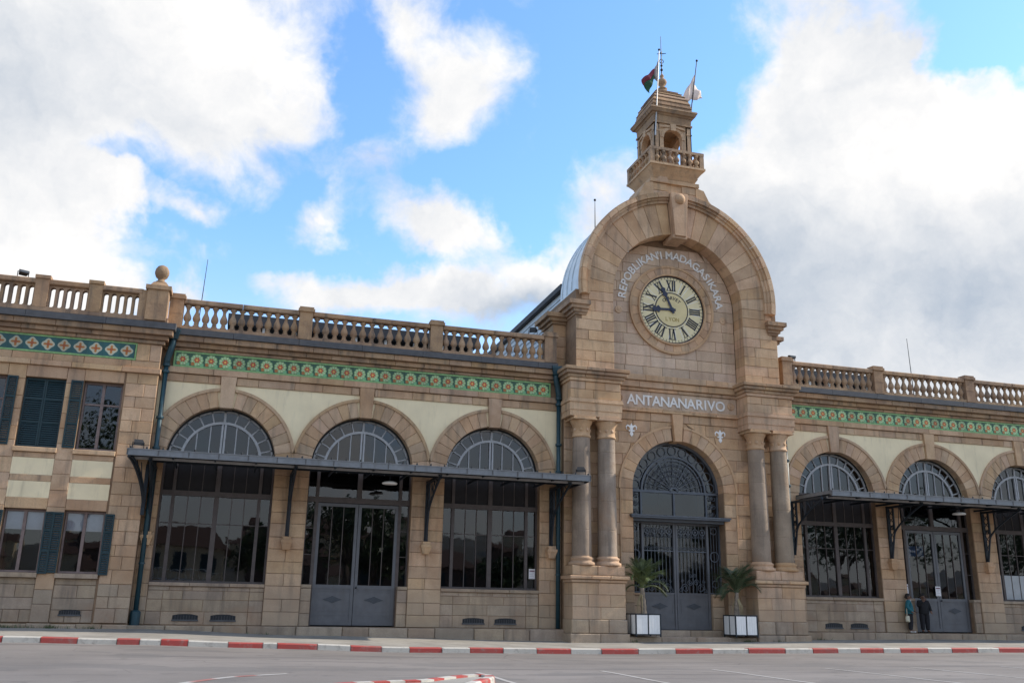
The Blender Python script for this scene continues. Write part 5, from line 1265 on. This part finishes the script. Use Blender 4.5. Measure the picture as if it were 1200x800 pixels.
def leafmat(name, c1, c2):
    m, t, p = newmat(name); g = G(t)
    col = g.mix(g.map(g.noise(g.pos(), 3.0, 3), .3, .7), c1+(1,), c2+(1,)); g.l(col, p.inputs['Base Color']); p.inputs['Roughness'].default_value = .5
    try: p.inputs['Subsurface Weight'].default_value = 0
    except Exception: pass
    return m
PALM = leafmat('palm_leaf', (.09, .125, .045), (.16, .20, .08)); PALMD = leafmat('palm_leaf_dark', (.04, .065, .03), (.08, .11, .05)); PBARK = plain('palm_bark', (.24, .20, .155), .9, 0, .35, 9, .6); PDRY = leafmat('palm_dry', (.25, .20, .10), (.33, .27, .15))
def palm(x, y, z, h, lean, label, seed, dirs, mat):
    rnd = random.Random(seed); t = thing('palm_tree', label, 'palm', (x, y, z), 0, 'potted palms beside the entrance')
    q = B(); n = 9; top = None; pts = []; rs = []
    for i in range(n+1):
        u = i/n; pts.append((lean*u*u, 0, h*u)); rs.append(.115*(1-.35*u)*(1.12 if i % 2 else .95))
    q.tube(pts, rs, 9); q.build('trunk', PBARK, t, True); top = Vector(pts[-1])
    for k, (az, el, ln, droop) in enumerate(dirs):
        az = radians(az+rnd.uniform(-6, 6)); d = Vector((cos(az), sin(az), 0)); sd_ = Vector((-d.y, d.x, 0)); q = B(); P = []
        N_ = 26
        for i in range(N_+1):
            u = i/N_; r_ = ln*u; P.append(top+d*(r_*cos(radians(el))*(1-.12*u*droop))+Vector((0, 0, r_*sin(radians(el))-droop*ln*.85*u**2.2-.05)))
        q.tube(P, [.022*(1-.8*i/N_)+.003 for i in range(N_+1)], 5)
        for i in range(3, N_+1):
            for m_ in range(2):
                f = i/N_-m_*.5/N_; idx = min(int(f*N_), N_-1); p = P[idx].lerp(P[idx+1], f*N_-idx); tdir = (P[idx+1]-P[idx]).normalized()
                L_ = .60*sin(pi*min(max(f*.86+.10, 0), 1))**.7*rnd.uniform(.8, 1.15)*ln/1.5
                for s_ in (-1, 1):
                    o = (sd_*s_*.75+tdir*.85+Vector((0, 0, .12-.35*rnd.random()))).normalized(); e = p+o*L_+Vector((0, 0, -.14*L_)); m2 = p+o*L_*.5+Vector((0, 0, -.04*L_)); w = tdir*.011
                    q.add([p-w*.6, p+w*.6, m2+w, m2-w, e], [(0, 1, 2, 3), (3, 2, 4)])
        q.build('frond', (mat if k % 3 else PALMD), t)
    for k in range(4):   # dry leaf bases
        a = rnd.uniform(0, 6.28); B().tube([top+Vector((.06*cos(a), .06*sin(a), -.25)), top+Vector((.2*cos(a), .2*sin(a), -.55)), top+Vector((.22*cos(a), .22*sin(a), -.95))], [.03, .02, .004], 5).build('dry_sheath', PDRY, t)
palm(-2.05, -1.12, 1.12, 1.05, -.06, 'palm with pale bright green fronds arching left in the planter left of the gate', 3,
     [(185, 80, 1.75, .42), (170, 72, 1.7, .55), (200, 66, 1.5, .75), (5, 70, 1.9, .50), (-15, 80, 1.7, .45), (25, 58, 1.8, .62), (-60, 72, 1.6, .55), (90, 80, 1.5, .4), (250, 74, 1.5, .6), (-25, 44, 1.5, .8), (0, 30, 1.3, .8), (-90, 60, 1.3, .7), (300, 82, 1.6, .4), (150, 40, 1.0, .9)], PALM)
palm(1.98, -1.12, 1.12, .95, .05, 'dark green palm with drooping fronds in the planter right of the gate', 8,
     [(0, 72, 1.9, .55), (12, 60, 1.9, .72), (-10, 78, 1.9, .50), (-25, 50, 1.6, .8), (180, 62, 2.0, .7), (165, 74, 1.9, .55), (200, 50, 1.8, .9), (215, 70, 1.8, .65), (90, 80, 1.6, .5), (260, 72, 1.4, .6), (-60, 74, 1.7, .6), (150, 44, 1.3, .9), (35, 62, 1.7, .75), (190, 34, 1.1, .9)], PALMD)
# ------------------------------------------------------------------ paper notices on the glass
PAPER = plain('paper', (.72, .71, .72), .8, 0, .04, 3); PRINT = plain('print', (.16, .06, .10), .8); PRINT2 = plain('print_grey', (.40, .40, .45), .8)
def notice(x, y, z, label, w=.25, h=.36):
    t = thing('paper_notice', label, 'notice', (x, y, z), 0, 'paper notices taped to the glass'); B().box(-w/2, w/2, -.002, .002, -h/2, h/2).build('sheet', PAPER, t)
    q = B(); q.box(-w*.4, w*.4, -.004, -.0021, h*.24, h*.36); q.build('heading_bar', PRINT, t); q = B()
    for i in range(4): q.box(-w*.36, w*.3-.03*(i % 2), -.004, -.0021, h*.10-.07*i, h*.14-.07*i); 
    q.build('text_lines', PRINT2, t)
notice(-6.15, .30, 2.62, 'white paper notice in the window left of the clock portal', .26, .38); notice(11.30, .28, 2.42, 'white paper notice on the narrow side light left of the people', .24, .42); notice(13.0, .27, 2.36, 'white paper notice on the grey door beside the person in black', .27, .42)
B().box(11.7, 12.95, .9, .95, 3.9, 4.35).build('blue_panel', BLUEF, ST)
# ------------------------------------------------------------------ people
SKIN = plain('skin', (.16, .085, .055), .6, 0, .1, 8); HAIR = plain('hair', (.012, .010, .010), .6); TEALC = plain('teal_cloth', (.015, .12, .15), .85, 0, .2, 14, .3); BLACKC = plain('black_cloth', (.012, .012, .016), .85, 0, .25, 14, .3); NAVYC = plain('dark_jacket', (.007, .007, .009), .85, 0, .25, 14, .3); COLLAR = plain('collar_cloth', (.55, .55, .52), .8, 0, .1, 9); SHOEW = plain('white_shoe', (.6, .6, .58), .6); SHOEB = plain('black_shoe', (.02, .02, .02), .5); CREAMB = plain('cream_bag', (.58, .55, .42), .7, 0, .1, 6, .2); YELL = plain('yellow_cup', (.55, .36, .05), .6)
def skin(name, joints, edges, root, mat, parent, lv=2):
    me = bpy.data.meshes.new(name); names = list(joints); me.from_pydata([joints[n][:3] for n in names], [(names.index(a), names.index(b_)) for a, b_ in edges], []); me.materials.append(mat)
    bm = bmesh.new(); bm.from_mesh(me); ly = bm.verts.layers.skin.verify(); bm.verts.ensure_lookup_table()
    for i, n in enumerate(names):
        r = joints[n][3]; bm.verts[i][ly].radius = r if isinstance(r, tuple) else (r, r); bm.verts[i][ly].use_root = (n == root)
    bm.to_mesh(me); bm.free()
    o = mobj(name, me, parent)
    m = o.modifiers.new('skin', 'SKIN'); m.use_smooth_shade = True; s2 = o.modifiers.new('sub', 'SUBSURF'); s2.levels = lv; s2.render_levels = lv
    return o
def person(x, y, z, rz, label, top, legs, shoe, arms, hgt=1.58, coll=None, hair_bun=False, lookz=0.0):
    t = thing('person', label, 'person', (x, y, z), rz); t.scale = (1.22, 1.22, 1.0); k = hgt/1.66      # faces -Y in local space, +x is the figure's left
    J = {}
    def j(n, px, py, pz, r): J[n] = (px*k, py*k, pz*k, tuple(a*k for a in r) if isinstance(r, tuple) else r*k)
    j('pelvis', 0, 0, .90, (.175, .13)); j('waist', 0, -.005, 1.06, (.155, .125)); j('chest', 0, 0, 1.24, (.175, .13)); j('neck', 0, .005, 1.41, .052); j('throat', 0, -.005, 1.46, .05); j('head', 0, -.015, 1.53, (.072, .088)); j('crown', 0, -.005, 1.61, (.068, .082))
    E_ = [('pelvis', 'waist'), ('waist', 'chest'), ('chest', 'neck'), ('neck', 'throat'), ('throat', 'head'), ('head', 'crown')]
    for s_, n in ((-1, 'r'), (1, 'l')):
        ax = arms[n]
        j('hip'+n, s_*.09, 0, .84, .100); j('knee'+n, s_*.095, -.015, .46, .068); j('ankle'+n, s_*.10, .01, .09, .044); j('toe'+n, s_*.125, -.13, .035, (.035, .028))
        j('sh'+n, s_*.175, 0, 1.35, .056)
        (ex, ey, ez), (wx, wy, wz) = ax; j('el'+n, ex, ey, ez, .043); j('wr'+n, wx, wy, wz, .030)
        d = (Vector((wx, wy, wz))-Vector((ex, ey, ez))).normalized(); pc = Vector((wx, wy, wz))+d*.055; j('palm'+n, *pc, (.038, .02))
        E_ += [('pelvis', 'hip'+n), ('hip'+n, 'knee'+n), ('knee'+n, 'ankle'+n), ('ankle'+n, 'toe'+n), ('chest', 'sh'+n), ('sh'+n, 'el'+n), ('el'+n, 'wr'+n), ('wr'+n, 'palm'+n)]
        side = d.cross(Vector((0, 1, 0))); side = side.normalized() if side.length > .1 else Vector((1, 0, 0)); curl = Vector((0, -1, 0)) if abs(d.y) < .8 else Vector((0, 0, -1))
        for f, (o, L_) in enumerate(((-.027, .062), (-.009, .074), (.009, .070), (.026, .055))):
            a = pc+d*.03+side*o; m_ = a+d*L_*.55+curl*.01; e = a+d*L_*.85+curl*.035
            j('f%d%s' % (f, n), *m_, .009); j('g%d%s' % (f, n), *e, .008); E_ += [('palm'+n, 'f%d%s' % (f, n)), ('f%d%s' % (f, n), 'g%d%s' % (f, n))]
        a = pc-d*.02+side*.04*-s_+curl*.01; e = a+d*.035+side*.012*-s_+curl*.012; j('th'+n, *a, .011); j('ti'+n, *e, .009); E_ += [('palm'+n, 'th'+n), ('th'+n, 'ti'+n)]
    skin('body', J, E_, 'pelvis', SKIN, t)
    g = lambda n, dr, dz=0: (J[n][0], J[n][1], J[n][2]+dz, tuple(a+dr for a in J[n][3]) if isinstance(J[n][3], tuple) else J[n][3]+dr)
    jk = {'hem': (0, .0, .74*k, (.20*k, .165*k)), 'hipj': (0, .0, .90*k, (.205*k, .165*k)), 'waist': g('waist', .03), 'chest': g('chest', .025), 'neck': (0, .005, 1.37*k, .075*k)}
    ed_ = [('hem', 'hipj'), ('hipj', 'waist'), ('waist', 'chest'), ('chest', 'neck')]
    for n in 'rl': jk['sh'+n] = g('sh'+n, .022); jk['el'+n] = g('el'+n, .02); jk['wr'+n] = g('wr'+n, .020); ed_ += [('chest', 'sh'+n), ('sh'+n, 'el'+n), ('el'+n, 'wr'+n)]
    skin('jacket', jk, ed_, 'chest', top, t)
    tr = {'belt': (0, 0, 1.02*k, (.185*k, .145*k)), 'pelvis': g('pelvis', .02, -.02)}; ed_ = [('belt', 'pelvis')]
    for n in 'rl': tr['hip'+n] = g('hip'+n, .02); tr['knee'+n] = g('knee'+n, .024); tr['ankle'+n] = g('ankle'+n, .028, .01); ed_ += [('pelvis', 'hip'+n), ('hip'+n, 'knee'+n), ('knee'+n, 'ankle'+n)]
    skin('trousers', tr, ed_, 'pelvis', legs, t)
    for s_, n in ((-1, 'r'), (1, 'l')): 
        skin('shoe', {'heel': (J['ankle'+n][0], J['ankle'+n][1]+.02, .045*k, (.045*k, .04*k)), 'mid': (J['ankle'+n][0]*1.1, -.06*k, .042*k, (.046*k, .036*k)), 'tip': (J['toe'+n][0], -.17*k, .032*k, (.036*k, .026*k))}, [('heel', 'mid'), ('mid', 'tip')], 'heel', shoe, t, 1)
    # head details
    hd = B(); hd.sphere((0, .012*k, 1.60*k), .098*k, 14, 10, 1.05); hd.sphere((0, .055*k, 1.53*k), .075*k, 12, 8)
    if hair_bun: hd.sphere((0, .085*k, 1.54*k), .05*k, 10, 8)
    cutv = [i for i, v in enumerate(hd.v) if v[1] < -.055*k and v[2] < 1.63*k]
    for i in cutv: hd.v[i] = (hd.v[i][0], -.03*k, max(hd.v[i][2], 1.56*k))
    hd.build('hair', HAIR, t, True)
    q = B(); q.prism_xz([(-.012, 1.50*k), (.012, 1.50*k), (.006, 1.55*k), (-.006, 1.55*k)], -.122*k, -.08*k); q.build('nose', SKIN, t, True)
    for s_ in (-1, 1): B().sphere((s_*.03*k, -.096*k, 1.56*k), .011*k, 8, 6).build('eye', HAIR, t); B().sphere((s_*.078*k, 0, 1.54*k), .02*k, 8, 6, 1.5).build('ear', SKIN, t)
    B().box(-.025*k, .025*k, -.105*k, -.09*k, 1.475*k, 1.483*k).build('mouth', FRED, t)
    if coll: 
        q = B(); q.lathe([(.10*k, 1.33*k), (.085*k, 1.40*k), (.068*k, 1.425*k)], 0, -.0, 14); q.build('collar', coll, t, True)
    return t
person(10.93, -.24, .59, radians(48), 'person in teal jacket with pale collar and white shoes standing at the grey door', TEALC, BLACKC, SHOEW, {'r': ((-.235, .05, 1.10), (-.21, -.10, .90)), 'l': ((.235, .03, 1.10), (.17, -.14, .95))}, 1.60, COLLAR, True)
person(11.72, -.20, .59, radians(-12), 'person in dark clothes standing by the grey door with one hand raised to the face', NAVYC, BLACKC, SHOEB, {'r': ((-.235, -.06, 1.12), (-.07, -.17, 1.36)), 'l': ((.23, -.02, 1.08), (.19, -.16, .92))}, 1.60, None, False)
bg_ = thing('handbag', 'cream shoulder bag held at the side of the person in teal', 'handbag', (10.71, -.38, 1.17), radians(40)); q = B()
pr = [(0, -.15), (.13, -.14), (.19, -.06), (.19, .03), (.14, .10), (.04, .13)]
q.prism_xz([(-.20, -.09), (-.14, -.15), (.14, -.15), (.20, -.09), (.19, .05), (.13, .12), (-.13, .12), (-.19, .05)], -.07, .07); o = q.build('bag_body', CREAMB, bg_, True); bv = o.modifiers.new('round', 'BEVEL'); bv.width = .04; bv.segments = 3
B().tube([(-.15, 0, .10), (-.10, .0, .30), (.02, .03, .42), (.12, 0, .28), (.15, 0, .10)], .012, 6).build('strap', CREAMB, bg_)
# ------------------------------------------------------------------ weeds along the wall foot
WEED = leafmat('weed', (.05, .09, .03), (.09, .13, .045)); q = B(); rw = random.Random(5)
for cx, sp, cnt, yy in ((-24.2, .9, 90, -.66), (-22.9, .5, 60, -.68), (-21.8, .3, 30, -.68), (2.35, .3, 40, -1.36), (-2.6, .2, 20, -1.36), (3.6, .3, 20, -1.5), (-16.4, .5, 14, -.56), (6.2, .4, 20, -.56)):
    for i in range(cnt):
        x = cx+rw.gauss(0, sp*.5); y = yy-abs(rw.gauss(0, .04)); z = zs(x, y); a = rw.uniform(0, 6.28); h = rw.uniform(.05, .15); l_ = rw.uniform(-.08, .08); w = .012
        q.add([(x-w*cos(a), y-w*sin(a), z-.01), (x+w*cos(a), y+w*sin(a), z-.01), (x+l_, y-.03-abs(l_)*.4, z+h)], [(0, 1, 2)])
kind(q.build('weeds', WEED), 'stuff')

# ================================================================== across the square (seen in the window reflections)
def leafcrown(q, c, r, n, rnd, sz=.22):
    for i in range(n):
        while True:
            v = Vector((rnd.uniform(-1, 1), rnd.uniform(-1, 1), rnd.uniform(-1, 1)))
            if .35 < v.length < 1: break
        p = Vector(c)+Vector((v.x*r[0], v.y*r[1], v.z*r[2])); a = Vector((rnd.uniform(-1, 1), rnd.uniform(-1, 1), rnd.uniform(-1, 1))).normalized(); b_ = a.orthogonal().normalized(); k = sz*rnd.uniform(.6, 1.3)
        d = a.cross(b_); q.add([p-b_*k, p+d*k*.5, p+b_*k, p-d*k*.5], [(0, 1, 2, 3)])
LEAF = leafmat('tree_leaf', (.035, .065, .022), (.07, .11, .035)); BARK = plain('bark', (.10, .075, .055), .9, 0, .3, 6, .6)
def tree(x, y, h, w, seed, label):
    rnd = random.Random(seed); t = thing('street_tree', label, 'tree', (x, y, 0), 0, 'trees across the square'); q = B(); tip = []
    q.tube([(0, 0, -.2), (.1, 0, h*.2), (.05, .1, h*.42)], [.34, .25, .2], 8)
    for k in range(7):
        a = 2*pi*k/7+rnd.uniform(-.3, .3); e = Vector((cos(a)*w*.34, sin(a)*w*.34, h*rnd.uniform(.55, .85))); q.tube([(.05, .1, h*.38), (e.x*.45, e.y*.45, h*.55), e], [.15, .09, .03], 6); tip.append(e)
    q.build('trunk', BARK, t, True); q = B()
    for e in tip+[Vector((0, 0, h*.86)), Vector((0, 0, h*.7))]:
        for m in range(3): leafcrown(q, e+Vector((rnd.gauss(0, w*.1), rnd.gauss(0, w*.1), rnd.gauss(0, h*.05))), (w*.19, w*.19, h*.11), 110, rnd, .26)
    q.build('crown', LEAF, t)
for i, (x, y, h, w, lb) in enumerate(((-6, -60, 13, 8, 'tall leafy tree reflected in the glazed doors left of the portal'), (-2, -66, 9.5, 7, 'rounded tree to the right of the tall tree across the square'), (-14, -74, 9, 7, 'tree behind the cream balcony house across the square'), (14, -70, 7.5, 7, 'low tree beside the brick house across the square'), (27, -64, 8, 7, 'tree in front of the far right house across the square'), (-31, -62, 21, 12, 'very tall tree left of the cream balcony house across the square'), (52, -60, 15, 10, 'tall tree at the near end of the row added on the right to darken window reflections'), (64, -66, 17, 11, 'tallest tree of the row added on the right to darken window reflections'), (78, -62, 15, 11, 'broad tree third in the row added on the right to darken window reflections'), (92, -68, 16, 11, 'last tree of the row added on the right to darken window reflections'), (42, -70, 13, 9, 'tree standing apart left of the row, also added to darken window reflections'))):  # last five are unseen trees added to darken the right-hand window reflections
    tree(x, y, h, w, 20+i, lb)
HOUSEW = plain('house_wall', (.58, .48, .33), .85, 0, .12, 2, 0, .25); HOUSEB = plain('house_brick', (.13, .085, .065), .85, 0, .2, 2); ROOFT = plain('roof_tile', (.10, .055, .04), .8, 0, .25, 4)
def house(x, y, w, d, st, mat, label, balc=True):
    t = thing('house', label, 'house', (x, y, 0), 0, 'houses across the square'); h = 3.2*st; B().box(-w/2, w/2, -d/2, d/2, -.3, h).build('wall', mat, t)
    q = B(); q.add([(-w/2-.4, -d/2-.4, h), (w/2+.4, -d/2-.4, h), (w/2+.4, d/2+.4, h), (-w/2-.4, d/2+.4, h), (-w/2+1.5, 0, h+2.2), (w/2-1.5, 0, h+2.2)], [(0,1,5,4), (1,2,5), (2,3,4,5), (3,0,4), (3,2,1,0)]); q.build('roof', ROOFT, t)
    n = int(w/2.4)
    for f in range(st):
        for i in range(n):
            cx = -w/2+w*(i+.5)/n; o = B().box(cx-.55, cx+.55, d/2-.02, d/2+.03, 3.2*f+.8, 3.2*f+2.6).build('window', SHUT, t)
        if f and balc:
            q = B(); q.box(-w/2+.3, w/2-.3, d/2, d/2+1.2, 3.2*f-.1, 3.2*f+.02); q.build('balcony', WHITE, t)
            q = B(); q.box(-w/2+.3, w/2-.3, d/2+1.12, d/2+1.17, 3.2*f+.9, 3.2*f+.98)
            for k in range(int(w/.4)): q.box(-w/2+.35+.4*k, -w/2+.39+.4*k, d/2+1.12, d/2+1.16, 3.2*f, 3.2*f+.9)
            q.build('balcony_rail', WHITE, t)
house(-23.5, -66, 11, 8, 2, HOUSEW, 'cream two storey house with white balconies across the square'); house(6, -92, 16, 9, 2, HOUSEB, 'brick house with tiled roof across the square', False); house(32, -84, 15, 9, 2, HOUSEW, 'cream house behind a tree across the square'); house(-48, -78, 14, 9, 2, HOUSEB, 'low brick house among the trees across the square', False)
HILL = leafmat('hillside', (.05, .06, .03), (.13, .09, .06)); q = B(); xs = [-300+15*i for i in range(41)]; ys = [-100-12*i for i in range(14)]; nx = len(xs); rh = random.Random(4)
hz_ = lambda x, y: (1-math.exp(-((-100-y)/70)**2))*(14+5*sin(x*.021+1)+2.5*sin(x*.06))+rh.uniform(-1.5, 1.5)*(1 if y < -101 else 0)-.3
q.add([(x, y, hz_(x, y)) for y in ys for x in xs], [(j*nx+i, j*nx+i+1, (j+1)*nx+i+1, (j+1)*nx+i) for j in range(len(ys)-1) for i in range(nx-1)])
kind(q.build('hill', HILL, smooth=True), 'structure')
q = B(); rh = random.Random(9)
for i in range(90):
    x, y = rh.uniform(-110, 120), rh.uniform(-190, -108); z = (1-math.exp(-((-100-y)/70)**2))*(14+5*sin(x*.021+1)+2.5*sin(x*.06)); w, d, h = rh.uniform(3, 6), rh.uniform(3, 5), rh.uniform(2.5, 5); q.m = rh.choice((0, 0, 1))
    q.box(x-w/2, x+w/2, y-d/2, y+d/2, z-3, z+h); q.m = 2; q.add([(x-w/2-.3, y-d/2-.3, z+h+.01), (x+w/2+.3, y-d/2-.3, z+h+.01), (x+w/2+.3, y+d/2+.3, z+h+.01), (x-w/2-.3, y+d/2+.3, z+h+.01), (x-w/2-.3, y, z+h+1.3), (x+w/2+.3, y, z+h+1.3)], [(0,1,5,4), (3,4,5,2), (0,4,3), (1,2,5)])
kind(q.build('hillside_town', [HOUSEW, HOUSEB, ROOFT]), 'stuff')
